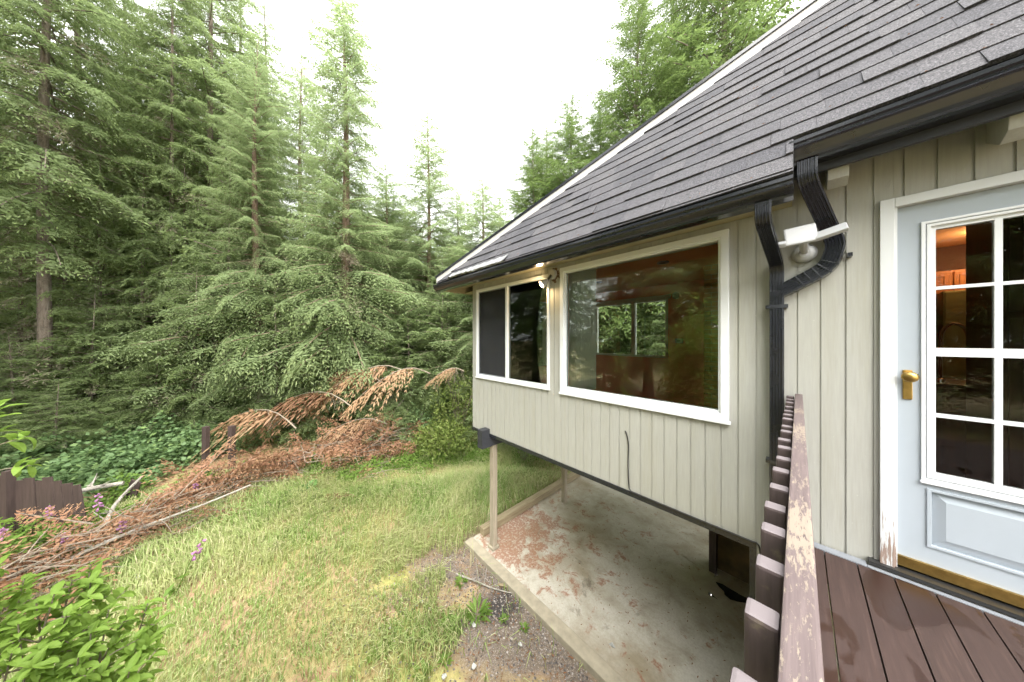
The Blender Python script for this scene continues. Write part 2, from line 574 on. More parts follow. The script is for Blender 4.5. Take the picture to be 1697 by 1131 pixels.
# ---- steep shingled roof slope
PT = R(55)
def RP(u, v, n=0.0):
    return Vector((u, 2.25 + v * math.cos(PT) - n * math.sin(PT), .977 + v * math.sin(PT) + n * math.cos(PT)))
RN = Vector((0, -math.sin(PT), math.cos(PT)))
UA, SL, UP = -4.30, .537, 2.0
vr = lambda u: (u - UA) * SL if u < UP else (2 * UP - UA - u) * SL
V2 = .36                                # the right-hand eave is this much higher up the slope
roof = MB().prism([RP(UA, 0, -.004), RP(-.02, 0, -.004), RP(-.02, V2, -.004), RP(XR + .2, V2, -.004), RP(XR + .2, vr(XR + .2), -.004), RP(UP, vr(UP), -.004)], -RN * .05).build('roof', 'roof_felt', house)

def clip(poly, f):
    out = []
    for i in range(len(poly)):
        a, b = poly[i], poly[(i + 1) % len(poly)]
        fa, fb = f(a), f(b)
        if fa >= 0: out.append(a)
        if (fa >= 0) != (fb >= 0):
            s = fa / (fa - fb); out.append((a[0] + (b[0] - a[0]) * s, a[1] + (b[1] - a[1]) * s))
    return out
EXPO = .165
far_sh = MB()
n_sh = 0
for ci in range(-1, 21):
    v0 = ci * EXPO + .0
    v1 = v0 + EXPO * 1.3
    u = UA - random.uniform(0, .3)
    while u < XR + .2:
        w = random.choice((.16, .2, .24, .28, .32, .36))
        ua, ub = u, u + w - .0012
        u += w
        dv = random.uniform(-.006, .006)
        poly = [(ua, v0 + dv), (ub, v0 + dv + random.uniform(-.003, .003)), (ub, v1), (ua, v1)]
        poly = clip(poly, lambda p: (p[0] - UA) * SL - p[1] - .012)
        if len(poly) > 2: poly = clip(poly, lambda p: (2 * UP - UA - p[0]) * SL - p[1] - .012)
        low = -.02
        if v0 < V2 - .1 and ub > -.021:
            poly = clip(poly, lambda p: -.021 - p[0])
        elif ua > -.3 and (ua + ub) / 2 > -.02:
            low = V2 - .02
        if len(poly) > 2: poly = clip(poly, lambda p: p[1] - low)
        if len(poly) < 3:
            continue
        ar = .5 * abs(sum(poly[i][0] * poly[(i + 1) % len(poly)][1] - poly[(i + 1) % len(poly)][0] * poly[i][1] for i in range(len(poly))))
        if ar < 6e-4:
            continue
        th = random.choice((.010, .012, .018))
        top = [RP(a, b, .004 + th * (1 - (b - v0) / (EXPO * 1.3)) + .001) for a, b in poly]
        bot = [RP(a, b, -.003) for a, b in poly]
        n = len(poly)
        fs = [tuple(range(n)), tuple(range(2 * n - 1, n - 1, -1))] + [(i, n + i, n + (i + 1) % n, (i + 1) % n) for i in range(n)]
        if ua > 1.15 or n_sh >= 298:
            far_sh.add(top + bot, fs)
        else:
            MB().add(top + bot, fs).build('shingle', 'shingle', roof); n_sh += 1
far_sh.build('shingle_field', 'shingle', roof, kind='stuff')

# rake board along the slanting edge, with its black drip edge, and the main roof behind it
A, B, C = RP(UA, 0), RP(UP, vr(UP)), RP(2 * UP - UA - .0, 0)
def rake(p, q, h0, h1, d0, d1):
    yv = Vector((0, 1, 0)); zv = Vector((0, 0, 1))
    mb = MB()
    o = [p + yv * d0 + zv * h0, q + yv * d0 + zv * h0, q + yv * d0 + zv * h1, p + yv * d0 + zv * h1]
    mb.prism(o, yv * (d1 - d0))
    return mb
rake(A, B, -.02, .078, -.012, .02).build('rake_board', 'rake_white', roof)
rake(A + Vector((-.01, 0, -.005)), B, .080, .112, -.030, .09).build('drip_edge', 'black_metal', roof)
rake(B, RP(XR + .2, vr(XR + .2)), -.02, .078, -.012, .02).build('rake_board', 'rake_white', roof)
for p, q in ((A, B), (B, RP(XR + .2, vr(XR + .2)))):
    rake(p, q, .02, .12, .092, BY - 2.0).build('main_slope', 'shingle', roof)

def gutter(name, x0, x1, yl, zl, hgt, endcap):
    o = [(0, 0), (0, -.020), (.010, -.028), (.012, -.040), (.006, -.048), (.014, -.058), (.034, -.050 - (hgt - .06) * .60), (.040, -hgt + .022), (.055, -hgt + .014), (.058, -hgt), (.13, -hgt), (.13, .0)]
    i = [(.126, .0), (.126, -hgt + .004), (.062, -hgt + .004), (.059, -hgt + .016), (.038, -.044 - (hgt - .06) * .55), (.016, -.044), (.016, -.032), (.004, -.020), (.004, -.004), (.012, -.004), (.012, 0)]
    prof = o + i
    vs = [(x0, yl + a, zl + b) for a, b in prof]
    g_ = MB().prism(vs, (x1 - x0, 0, 0)).build(name, 'black_metal', house)
    poly = [(x0 - .004, yl + a - .002, zl + b) for a, b in o]
    if endcap:
        MB().prism(poly, (.004, 0, 0)).build('end_cap', 'black_metal', g_)
    return g_
gl_ = gutter('gutter', -4.34, -.02, 2.195, .930, .10, True)
gr_ = gutter('gutter', -.035, XR, 2.395, 1.222, .135, True)
MB().box(-4.30, -.03, 2.327, 2.352, .835, .96).build('fascia', 'black_paint', house)
MB().box(-.02, XR, 2.527, 2.556, 1.04, 1.25).build('fascia', 'black_paint', house)
mb = MB().box(-4.265, -.03, 2.353, WY - .002, .955, .97)
mb.box(-4.262, XL - .002, WY - .002, BY, .845, .860)
mb.build('soffit', 'soffit_paint', house)
MB().prism([(-4.285, 2.353, .838), (-4.285, BY, .838), (-4.285, BY, 1.0), (-4.285, 2.353, 1.0)], (.02, 0, 0)).build('gable_fascia', 'soffit_paint', house)
# lifted bent flashing at the eave
fl = MB()
N = 26
for i in range(N):
    u = -3.85 + i * 1.35 / (N - 1)
    lift = .012 + .02 * abs(math.sin(i * 1.7)) * (1 if i < 12 else .35)
    a = RP(u, .085 + .012 * math.sin(i * 2.1), .026); b = RP(u, -.035, .03 + lift); c = Vector((u + .01 * math.sin(i * 3.3), 2.205 + .014 * math.sin(i * 1.3), .945 + lift * .8))
    fl.v += [tuple(a), tuple(b), tuple(c), tuple(c + Vector((0, .004, -.004))), tuple(b + Vector((0, .003, -.004))), tuple(a + Vector((0, .002, -.004)))]
for i in range(N - 1):
    for j in range(6):
        fl.f.append((i * 6 + j, i * 6 + (j + 1) % 6, (i + 1) * 6 + (j + 1) % 6, (i + 1) * 6 + j))
simple('flashing', srgb(150, 150, 152), .35, .15, 12, .6)
fl.build('eave_flashing', 'flashing', roof)
# leaf litter lying in the gutters
lit = MB()
for i in range(260):
    u = random.uniform(-4.2, -.1); y_ = 2.235 + random.uniform(-.02, .05); z_ = .925 + random.uniform(-.012, .006)
    a = random.uniform(0, 6.28); s = random.uniform(.01, .03)
    if math.sin(u * 5.1) + math.sin(u * 2.3 + 1) < .2: continue
    lit.add([(u, y_, z_), (u + s * math.cos(a), y_ + s * .4 * math.sin(a), z_ + .004), (u + s * .6, y_ + .012, z_ + .008)], [(0, 1, 2)])
simple('litter', srgb(110, 74, 44), .9, .35, 40)
lit.build('gutter_litter', 'litter', gl_, kind='stuff')
rlit = MB()
for i in range(420):
    u = random.uniform(-3.8, 1.2); v_ = random.randrange(0, 19) * EXPO + random.uniform(.0, .05) + .012
    if v_ > vr(u) - .03 or (u > -.05 and v_ < V2): continue
    p = RP(u, v_ - .02, .012); a = random.gauss(0, .5); s = random.uniform(.012, .04)
    q = RP(u + s * math.cos(a), v_ - .02 + s * math.sin(a) * .5, .014)
    rlit.add([p, q, (p + q) / 2 + RN * .006 + Vector((0, .003, .003))], [(0, 1, 2)])
rlit.build('roof_needles', 'litter', roof, kind='stuff')
# rafter tails under the right-hand eave
for xx in (.166, .72, 1.27, 1.82, 2.37, 2.92):
    MB().prism([(xx - .042, 2.557, 1.085), (xx - .042, WY - .001, 1.20), (xx - .042, WY - .001, 1.03), (xx - .042, 2.66, .955), (xx - .042, 2.58, .985)], (.084, 0, 0)).build('rafter_tail', 'siding', house, bevel=.003)

# ---- downspouts: ribbed rectangular pipe
def ribbed(w, d, ribs=5, rd=.006):
    pts = []
    n = ribs * 4
    for k in range(n + 1):
        a = -w / 2 + w * k / n
        pts.append((a, d / 2 + (rd if k % 4 in (1, 2) else 0)))
    pts += [(w / 2, -d / 2), (-w / 2, -d / 2)]
    return pts
def smooth_path(pts, m=7):
    pts = [Vector(p) for p in pts]; out = []
    for i in range(len(pts) - 1):
        p0, p1, p2, p3 = pts[max(i - 1, 0)], pts[i], pts[i + 1], pts[min(i + 2, len(pts) - 1)]
        for j in range(m):
            t_ = j / m
            out.append(.5 * ((2 * p1) + (-p0 + p2) * t_ + (2 * p0 - 5 * p1 + 4 * p2 - p3) * t_ ** 2 + (-p0 + 3 * p1 - 3 * p2 + p3) * t_ ** 3))
    return out + [pts[-1]]
def polyround(pts, r=.05, m=6):
    pts = [Vector(p) for p in pts]; out = [pts[0]]
    for a, b, c in zip(pts[:-2], pts[1:-1], pts[2:]):
        r1 = min(r, (a - b).length * .45, (c - b).length * .45)
        p, q = b + (a - b).normalized() * r1, b + (c - b).normalized() * r1
        for j in range(m + 1):
            t_ = j / m
            out.append(p * (1 - t_) ** 2 + b * 2 * t_ * (1 - t_) + q * t_ ** 2)
    return out + [pts[-1]]
def crimp(pts, spans):
    return pts
DY = WY - .038
ds = thing('downspout', 'x', 'x'); bpy.data.objects.remove(ds)
dsp = MB().sweep(polyround([(-.150, 2.275, .84), (-.150, 2.275, .735), (-.108, DY, .545), (-.108, DY, .30), (-.108, DY, G + .12)], .075, 8), ribbed(.076, .054), (1, 0, 0)).build('downspout', 'black_metal', house)
for zz in (.235, -.9, -2.2):
    st = MB().box(-.166, -.050, DY - .034, DY + .036, zz - .012, zz + .012)
    st.build('strap', 'black_metal', dsp)
path = polyround([(.036, 2.475, 1.10), (.036, 2.475, .985), (.150, DY, .70), (.172, DY, .615), (.135, DY, .475), (.02, DY, .405), (-.095, DY, .34)], .075, 8)
dsr = MB().sweep(path, ribbed(.088, .062, 6), (1, 0, 0)).build('downspout', 'black_metal', house)
# crimped elbow rings
for o_, pp in ((dsr, path),):
    for i in range(30, len(path) - 4, 3):
        if i >= len(path) - 1: break
        d = (path[i + 1] - path[i]).normalized()
        sd_ = Vector((0, -1, 0)); u_ = d.cross(sd_).normalized()
        w_, h_ = .047, .038
        c0 = path[i]
        q = [c0 + u_ * w_ + sd_ * h_, c0 - u_ * w_ + sd_ * h_, c0 - u_ * w_ - sd_ * .02, c0 + u_ * w_ - sd_ * .02]
        MB().prism([x_ - d * .004 for x_ in q], d * .008).build('crimp', 'black_metal', dsr, bevel=.002)
for xx, zz in ((.236, .54),):
    MB().box(xx - .02, xx, DY - .02, WY - .001, zz - .012, zz + .012).build('strap', 'black_metal', dsr)

# ---- windows
def window(rect, fw, tag_='window'):
    w_ = thing('window', None, None); 
    return w_
def child_empty(name, parent, loc=(0, 0, 0)):
    o = bpy.data.objects.new(name, None); o.empty_display_size = .1
    L = Vector(parent.location)
    o.location = Vector(loc) - L
    link(o, parent)
    return o
bw = child_empty('window', house, (-1.23, WY, -.6)); tag(bw, 'large fixed picture window in a broad white frame')
mb = MB().ring(*BIG, .055, WY - .026, WY + .02)
mb.ring(BIG[0] + .042, BIG[1] - .042, BIG[2] + .042, BIG[3] - .042, .030, WY - .010, WY + .06)
mb.build('frame', 'white_vinyl', bw, bevel=.004)
MB().box(BIG[0] - .012, BIG[1] + .012, WY - .034, WY - .004, BIG[2] - .028, BIG[2] - .001).build('sill', 'white_vinyl', bw, bevel=.004)
MB().box(BIG[0] + .06, BIG[1] - .06, WY + .022, WY + .028, BIG[2] + .06, BIG[3] - .06).build('pane', 'window_glass', bw)

sw = child_empty('window', house, (-3.07, WY, -.6)); tag(sw, 'narrower sliding window with insect screen at the house corner')
mb = MB().ring(*SLD, .034, WY - .022, WY + .02)
mb.ring(SLD[0] + .028, SLD[1] - .028, SLD[2] + .028, SLD[3] - .028, .018, WY - .008, WY + .06)
mb.build('frame', 'white_vinyl', sw, bevel=.003)
MB().box(SLD[0] - .01, SLD[1] + .01, WY - .030, WY - .004, SLD[2] - .02, SLD[2] - .001).build('sill', 'white_vinyl', sw, bevel=.003)
XM = -3.10
MB().box(XM - .022, XM + .022, WY - .014, WY + .05, SLD[2] + .035, SLD[3] - .035).build('mullion', 'white_vinyl', sw, bevel=.003)
MB().box(SLD[0] + .045, XM - .022, WY + .030, WY + .036, SLD[2] + .045, SLD[3] - .045).build('pane', 'window_glass', sw)
MB().box(XM + .022, SLD[1] - .045, WY + .022, WY + .028, SLD[2] + .045, SLD[3] - .045).build('pane', 'window_glass', sw)
s_ = MB().box(SLD[0] + .062, XM - .035, WY + .012, WY + .013, SLD[2] + .062, SLD[3] - .062).build('screen', 'insect_screen', sw)
MB().ring(SLD[0] + .047, XM - .023, SLD[2] + .047, SLD[3] - .047, .016, WY + .006, WY + .018).build('screen_frame', 'grey_trim', sw)

ew = child_empty('window', house, (XL, 4.1, -.6)); tag(ew, 'end wall window seen through the sliding window')
MB().ring(EW[0], EW[1], EW[2], EW[3], .045, XL - .02, XL + .13, 'yz').build('frame', 'white_vinyl', ew)
MB().box(XL + .04, XL + .046, EW[0] + .045, EW[1] - .045, EW[2] + .045, EW[3] - .045).build('pane', 'window_glass', ew)
rw = child_empty('window', house, (-2.8, BY, -.4)); tag(rw, 'back window with pale frame seen through the big window')
MB().ring(BW[0], BW[1], BW[2], BW[3], .045, BY - .13, BY + .02).build('frame', 'blind_vinyl', rw)
MB().box(-2.74, -2.67, BY - .125, BY + .0, BW[2] + .045, BW[3] - .045).build('mullion', 'blind_vinyl', rw)
MB().box(BW[0] + .045, -2.74, BY - .05, BY - .044, BW[2] + .045, BW[3] - .045).build('pane', 'window_glass', rw)
MB().box(-2.67, BW[1] - .045, BY - .05, BY - .044, BW[2] + .045, BW[3] - .045).build('pane', 'window_glass', rw)
MB().box(BW[0] - .05, BW[1] + .06, BY - .20, BY - .131, BW[3] - .02, BW[3] + .06).build('head_rail', 'blind_vinyl', rw)

# ---- door with eight-plus-four lights
dr = child_empty('door', house, (.81, WY, -1.38)); tag(dr, 'white half glazed door with brass knob and kick strip')
mb = MB().box(.343, .396, WY - .022, WY + .03, -1.392, .846)
mb.box(1.233, 1.286, WY - .022, WY + .03, -1.392, .846)
mb.box(.3965, 1.2325, WY - .0215, WY + .03, .793, .8455)
mb.build('casing', 'casing_paint', dr, bevel=.003)
mb = MB().box(.396, .407, WY - .006, WY + .10, -1.372, .792)
mb.box(1.222, 1.233, WY - .006, WY + .10, -1.372, .792)
mb.build('jamb', 'casing_paint', dr)
PX = [(.539, .708), (.730, .899), (.921, 1.090)]
PZ = [(.300, .629), (-.051, .282), (-.427, -.099), (-.769, -.448)]
dholes = [(a, b, c, d) for a, b in PX for c, d in PZ]
mb = MB()
LITE = (.520, 1.109, -.79, .65)
for (a, b, p, q) in cells(.409, 1.220, -1.300, .790, [LITE, (.52, 1.109, -1.19, -.875)]):
    mb.box(a, b, WY + .020, WY + .062, p, q)
leaf_ = mb.build('door_leaf', 'door_paint', dr)
mb = MB()
for (a, b, p, q) in cells(LITE[0], LITE[1], LITE[2], LITE[3], dholes):
    mb.box(a, b, WY + .026, WY + .056, p, q)
mb.build('glazing_bars', 'white_vinyl', dr)
mb = MB().ring(LITE[0] - .030, LITE[1] + .030, LITE[2] - .03, LITE[3] + .03, .014, WY + .010, WY + .0195)
mb.ring(LITE[0] - .012, LITE[1] + .012, LITE[2] - .012, LITE[3] + .012, .014, WY + .012, WY + .0255)
mb.build('moulding', 'white_vinyl', dr, bevel=.002)
MB().box(LITE[0] - .034, LITE[1] + .034, WY + .004, WY + .0195, LITE[2] - .046, LITE[2] - .031).build('lite_sill', 'white_vinyl', dr, bevel=.003)
for a, b in PX:
    for c, d in PZ:
        MB().box(a - .004, b + .004, WY + .038, WY + .042, c - .004, d + .004).build('pane', 'door_glass', dr)
# raised panel
pa = (.52, 1.109, -1.19, -.875)
mb = MB()
i_ = [(pa[0] + .05, pa[2] + .05), (pa[1] - .05, pa[2] + .05), (pa[1] - .05, pa[3] - .05), (pa[0] + .05, pa[3] - .05)]
o_ = [(pa[0], pa[2]), (pa[1], pa[2]), (pa[1], pa[3]), (pa[0], pa[3])]
vs = [(a, WY + .040, b) for a, b in o_] + [(a, WY + .022, b) for a, b in i_] + [(a, WY + .06, b) for a, b in o_]
fs = [(4, 5, 6, 7)] + [(k, (k + 1) % 4, 4 + (k + 1) % 4, 4 + k) for k in range(4)] + [(k, 8 + k, 8 + (k + 1) % 4, (k + 1) % 4) for k in range(4)] + [(11, 10, 9, 8)]
mb.add(vs, fs)
mb.build('raised_panel', 'door_paint', dr)
mb = MB().ring(pa[0] - .012, pa[1] + .012, pa[2] - .012, pa[3] + .012, .016, WY + .013, WY + .0305)
mb.build('panel_moulding', 'door_paint', dr, bevel=.003)
MB().box(.409, 1.220, WY + .004, WY + .066, -1.358, -1.3005).build('kick_strip', 'brass', dr)
MB().box(.30, 1.33, WY - .05, WY + .14, -1.392, -1.372).build('threshold', 'plastic_dark', dr)
kn = MB().lathe([(.012, 0), (.012, -.022), (.02, -.03), (.03, -.042), (.031, -.052), (.022, -.062), (.006, -.066)], (.445, WY + .012, -.222), 'y').build('knob', 'brass', dr, smooth=True)
MB().box(.428, .462, WY + .012, WY + .0198, -.36, -.185).build('back_plate', 'brass', dr, bevel=.003)

# ------------------------------------------------------------------ things in and on the house
# wall lamp with its lit bulb between the two windows
lp = thing('wall_lamp', 'small round-backed spotlight with lit bulb between the two windows', 'lamp', (-2.19, WY, .84))
MB().lathe([(.066, 0), (.066, -.02), (.055, -.034), (.02, -.04)], (-2.19, WY - .002, .842), 'y', 24).build('back_plate', 'plastic_white', lp, smooth=False)
MB().tube([(-2.20, WY - .035, .83), (-2.225, WY - .06, .79), (-2.24, WY - .065, .755)], .016, 10).build('arm', 'plastic_dark', lp)
d = Vector((-.55, -.62, -.56)).normalized(); c0 = Vector((-2.235, WY - .06, .765))
MB().tube([c0, c0 + d * .03, c0 + d * .075, c0 + d * .10], [.022, .034, .050, .052], 16).build('lamp_head', 'plastic_white', lp)
MB().tube([c0 + d * .085, c0 + d * .104, c0 + d * .112], [.047, .044, .02], 16).build('bulb', 'lit_bulb', lp)
ld = bpy.data.lights.new('bulb_light', 'POINT'); ld.energy = 1.3; ld.color = (1, .70, .36); ld.shadow_soft_size = .03
lo = bpy.data.objects.new('bulb_light', ld); lo.location = c0 + d * .135; link(lo); wp(lo, lp)
# mud wasp nest behind it
nb = MB()
for i in range(70):
    a, r_ = random.uniform(0, 6.28), random.uniform(.02, .13)
    c_ = (-2.17 + r_ * math.cos(a) * .75, WY - .001, .85 + r_ * math.sin(a) * (1.0 if math.sin(a) < 0 else .5))
    s = random.uniform(.008, .02)
    nb.lathe([(s, -.0), (s * .8, -s * .5), (s * .2, -s * .8)], c_, 'y', 6)
nb.build('mud_nest', 'mud', None, label='crumbly brown mud nest on the siding around the wall lamp', cat='nest')

# motion floodlight with two wings
fl_ = thing('flood_light', 'white motion flood light with two wing heads beside the downspouts', 'flood light', (.03, WY, .61))
MB().lathe([(.062, 0), (.062, -.02), (.05, -.034), (.03, -.045)], (.029, WY - .001, .600), 'y', 28).build('base', 'plastic_white', fl_, smooth=False)
MB().tube([(.029, WY - .03, .605), (.02, WY - .19, .655)], .022, 12).build('neck', 'plastic_white', fl_)
def slab_box(c, w, h, t_, rx, ry, rz, name, mat, parent, bev=.008):
    m_ = MB().box(-w / 2, w / 2, -t_ / 2, t_ / 2, -h / 2, h / 2).mesh(name, bev)
    m_.materials.append(MAT[mat]); o = bpy.data.objects.new(name, m_)
    o.location = c; o.rotation_euler = (rx, ry, rz); link(o); wp(o, parent); return o
slab_box((.008, WY - .20, .684), .150, .125, .026, R(-14), R(-4), R(8), 'sensor_head', 'plastic_white', fl_, .010)
slab_box((-.118, WY - .235, .640), .125, .040, .03, R(-50), R(4), R(6), 'wing', 'plastic_white', fl_, .006)
slab_box((.140, WY - .20, .668), .135, .055, .03, R(-30), R(-13), R(-4), 'wing', 'plastic_white', fl_, .006)

# loose black cable down the wall and along the trim
cb = MB().tube(smooth_path([(-1.245, WY - .004, -.965), (-1.225, WY - .012, -.99), (-1.208, WY - .007, -1.10), (-1.212, WY - .007, -1.3), (-1.205, WY - .007, -1.50), (-1.185, WY - .018, -1.555), (-1.10, WY - .018, -1.565), (-.7, WY - .019, -1.567), (-.29, WY - .02, -1.566), (-.215, WY - .012, -1.575), (-.198, WY - .008, -1.64), (-.19, WY - .008, -1.70), (-.165, WY - .008, -1.735), (-.12, WY - .008, -1.75)], 4), .0055, 6)
cb.build('cable', 'cable_black', None, label='thin black cable stapled to the siding under the big window', cat='cable')

# vertical blinds drawn to the left side of the big window
vb = thing('vertical_blind', 'pale vertical blind drawn to the left side of the big window', 'blind', (-1.95, WY + .2, -1.3))
MB().box(-2.05, -.42, WY + .17, WY + .22, .86, .90).build('head_rail', 'blind_vinyl', vb)
for i in range(11):
    xx = -2.03 + i * .030
    m_ = MB().box(-.0012, .0012, -.042, .042, -.74, .74).mesh('slat'); m_.materials.append(MAT['blind_vinyl'])
    o = bpy.data.objects.new('slat', m_); o.location = (xx, WY + .195, .12); o.rotation_euler = (0, 0, R(-28 + random.uniform(-5, 5))); link(o); wp(o, vb)
MB().box(-2.06, -2.035, WY + .16, WY + .17, -.62, .86).build('pull_cord', 'blind_vinyl', vb)

# brick chimney breast in the living room
ch = thing('chimney_breast', 'tan brick chimney breast inside at the right of the big window', 'chimney', (-.6, 5.6, -1.4))
cm = MB().box(-1.05, .09, 5.32, BY - .112, -1.40, 1.199).build('core', 'mortar', ch)
row = 0; z_ = -1.395
while z_ < 1.13:
    xx = -1.06 + (0 if row % 2 else -.105)
    while xx < .08:
        a, b = max(xx, -1.06), min(xx + .198, .088)
        if b - a > .03:
            piece('brick', 'brick_face', a, b, 5.304 + random.uniform(-.004, .004), 5.318, z_, z_ + .062, ch)
        xx += .21
    if row % 2 == 0:
        piece('brick', 'brick_face', -1.062, -1.048, 5.304, 5.50, z_, z_ + .062, ch)
    z_ += .074; row += 1

# small fittings on the living-room walls and ceiling
sm = thing('smoke_alarm', 'small round white alarm on the red back wall', 'alarm', (-1.80, BY - .12, .93))
MB().lathe([(.07, 0), (.07, -.02), (.05, -.035)], (-1.80, BY - .111, .93), 'y', 24).build('case', 'plastic_white', sm)
MB().lathe([(.03, 0), (.03, -.006)], (-1.80, BY - .147, .93), 'y', 16).build('grille', 'grey_trim', sm)
tb = thing('thermostat', 'white thermostat box on the red wall right of the back window', 'thermostat', (-1.72, BY - .12, -.05))
MB().box(-1.80, -1.66, BY - .145, BY - .111, -.09, .01).build('case', 'plastic_white', tb, bevel=.005)
MB().box(-1.77, -1.70, BY - .147, BY - .1452, -.06, -.02).build('display', 'grey_trim', tb)
for lx, ly, lab in ((-1.45, 4.6, 'recessed ceiling downlight nearer the brick chimney'), (-2.9, 5.2, 'recessed ceiling downlight above the vertical blind')):
    dl = thing('downlight', lab, 'downlight', (lx, ly, 1.19), 'recessed living room downlights')
    MB().lathe([(.085, .012), (.085, 0), (.06, -.004), (.055, .010)], (lx, ly, 1.188), 'z', 24).build('trim_ring', 'plastic_white', dl)
    MB().lathe([(.052, .004), (.05, .0)], (lx, ly, 1.186), 'z', 20).build('lens', 'plastic_dark', dl)

# kitchen seen through the door
pn = thing('pantry_cupboard', 'tall oak cupboard just inside the glazed door', 'cupboard', (1.6, 4.3, -1.4))
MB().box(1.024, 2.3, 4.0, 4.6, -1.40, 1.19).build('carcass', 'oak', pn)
for a, b in ((1.05, 1.45), (1.47, 1.86), (1.88, 2.28)):
    for c, d in ((-1.3, .15), (.2, 1.12)):
        q = MB().box(a, b, 3.98, 3.9995, c, d).build('cupboard_door', 'oak', pn, bevel=.006)
        MB().ring(a + .05, b - .05, c + .05, d - .05, .02, 3.972, 3.9795).build('panel_frame', 'oak', q)
uc = thing('wall_cabinet', 'lit honey oak wall cabinet at the back of the kitchen', 'cabinet', (1.5, 6.3, .3))
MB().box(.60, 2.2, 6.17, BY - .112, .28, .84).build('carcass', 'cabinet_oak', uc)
for i in range(7):
    a = .62 + i * .225
    q = MB().box(a, a + .21, 6.15, 6.1695, .30, .82).build('cabinet_door', 'cabinet_oak', uc, bevel=.004)
    MB().ring(a + .035, a + .175, .335, .785, .016, 6.143, 6.1495).build('panel_frame', 'cabinet_oak', q)
kc = thing('kitchen_counter', 'brown kitchen counter with sink behind the glazed door', 'counter', (1.0, 5.5, -1.4))
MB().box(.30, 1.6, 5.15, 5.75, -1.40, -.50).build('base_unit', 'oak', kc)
MB().box(.28, 1.62, 5.10, 5.78, -.499, -.46).build('worktop', 'counter', kc, bevel=.004)
MB().box(1.16, 1.66, 5.85, 6.13, -1.40, .56).build('tall_panel', 'appliance', kc, bevel=.02)
fc = thing('tap', 'arched chrome kitchen tap behind the glazed door', 'tap', (1.08, 5.2, -.46))
MB().tube(smooth_path([(1.02, 5.2, -.458), (1.02, 5.2, -.1), (1.03, 5.19, .08), (1.08, 5.17, .155), (1.14, 5.15, .11), (1.16, 5.14, .0), (1.16, 5.14, -.06)], 5), .014, 10).build('spout', 'chrome', fc)
MB().lathe([(.03, 0), (.028, .04), (.016, .05)], (1.02, 5.2, -.458), 'z', 16).build('base', 'chrome', fc)
kl = thing('kitchen_light', 'warm ceiling light glowing over the back of the kitchen', 'light', (1.0, 5.9, 1.18))
MB().lathe([(.14, .0), (.14, -.03), (.10, -.05), (.02, -.06)], (1.45, 5.75, 1.198), 'z', 24).build('diffuser', 'kitchen_lamp', kl)
ld = bpy.data.lights.new('kitchen_light_source', 'POINT'); ld.energy = 1.3; ld.color = (1, .62, .32); ld.shadow_soft_size = .1
lo = bpy.data.objects.new('kitchen_light_source', ld); lo.location = (1.45, 5.75, .98); link(lo); wp(lo, kl)

# ------------------------------------------------------------------ deck and railing
DZ = -1.40
deck = thing('deck', 'worn brown timber deck in front of the door', 'deck', (.9, 1.0, G))
x = -.014; i = 0
while x < 3.2:
    piece('deck_board', 'deck_wood', x, x + .127, -1.3, WY - .085, DZ - .036 + random.uniform(-.0015, .0015), DZ + random.uniform(-.0015, .0015), deck)
    x += .1332; i += 1
MB().box(-.014, .29, WY - .080, WY - .016, DZ - .03, DZ + .004).build('edge_strip', 'grey_trim', deck, bevel=.003)
MB().box(.291, 3.2, WY - .080, WY - .052, DZ - .03, DZ + .003).build('edge_strip', 'grey_trim', deck, bevel=.003)
MB().box(-.016, .024, -1.3, WY - .018, DZ - .22, DZ - .038).build('rim_joist', 'picket_wood', deck)
MB().box(.025, 3.2, WY - .06, WY - .018, DZ - .22, DZ - .038).build('ledger', 'picket_wood', deck)
for px_, py_ in ((.05, -1.1), (1.6, -1.1), (3.0, -1.1), (.05, 1.2), (1.6, 1.2), (3.0, 1.2)):
    MB().box(px_ - .02, px_ + .07, py_, py_ + .09, G - .05, DZ - .04).build('deck_post', 'post_wood', deck)

rl = thing('deck_railing', 'flaking brown picket railing along the open side of the deck', 'railing', (-.02, 1.2, DZ - .2))
MB().box(-.0165, .0205, -1.25, WY - .02, -.478, -.389).build('top_rail', 'rail_wood', rl, bevel=.004)
MB().box(-.0165, .0205, -1.25, WY - .02, DZ + .06, DZ + .149).build('bottom_rail', 'rail_wood', rl, bevel=.004)
MB().box(.021, .109, -1.25, -1.16, DZ + .002, -.39).build('rail_post', 'rail_wood', rl, bevel=.004)
pm = []
for v_ in range(3):
    m_ = MB().box(-.019, .019, -.019, .019, -.605, .605).mesh('picket', .006); m_.materials.append(MAT['picket_wood']); pm.append(m_)
y_ = 2.705; i = 0
while y_ > -1.2:
    o = bpy.data.objects.new('picket', pm[i % 3]); o.location = (-.0362 + random.uniform(-.0008, .0004), y_, -1.007 + random.uniform(-.006, .004)); o.rotation_euler = (0, R(random.uniform(-.2, .2)), R(random.choice((0, 180))))
    link(o); wp(o, rl); y_ -= .1265 + random.uniform(-.004, .004); i += 1

# ------------------------------------------------------------------ ground
def gnoise(x, y):
    return (np.sin(x * .9 + 1.3) * np.cos(y * .7 + .4) * .5 + np.sin(x * 2.3 + y * 1.7) * .25 + np.sin(x * 4.9 - y * 3.1 + 2) * .12)
def gz(x, y):
    x = np.asarray(x, float); y = np.asarray(y, float)
    d = np.clip((-5.0 - x) / 5.0, 0, 1)
    far_ = np.clip((np.hypot(x + 4, y - 2) - 9) / 20, 0, 1)
    near_flat = np.clip(np.maximum(-(x + 4.05), -(y - 2.75)) / 1.0, 0, 1)      # level with the slab at its edges
    return G - .075 + gnoise(x, y) * .045 * near_flat + d * .10 + far_ * .55

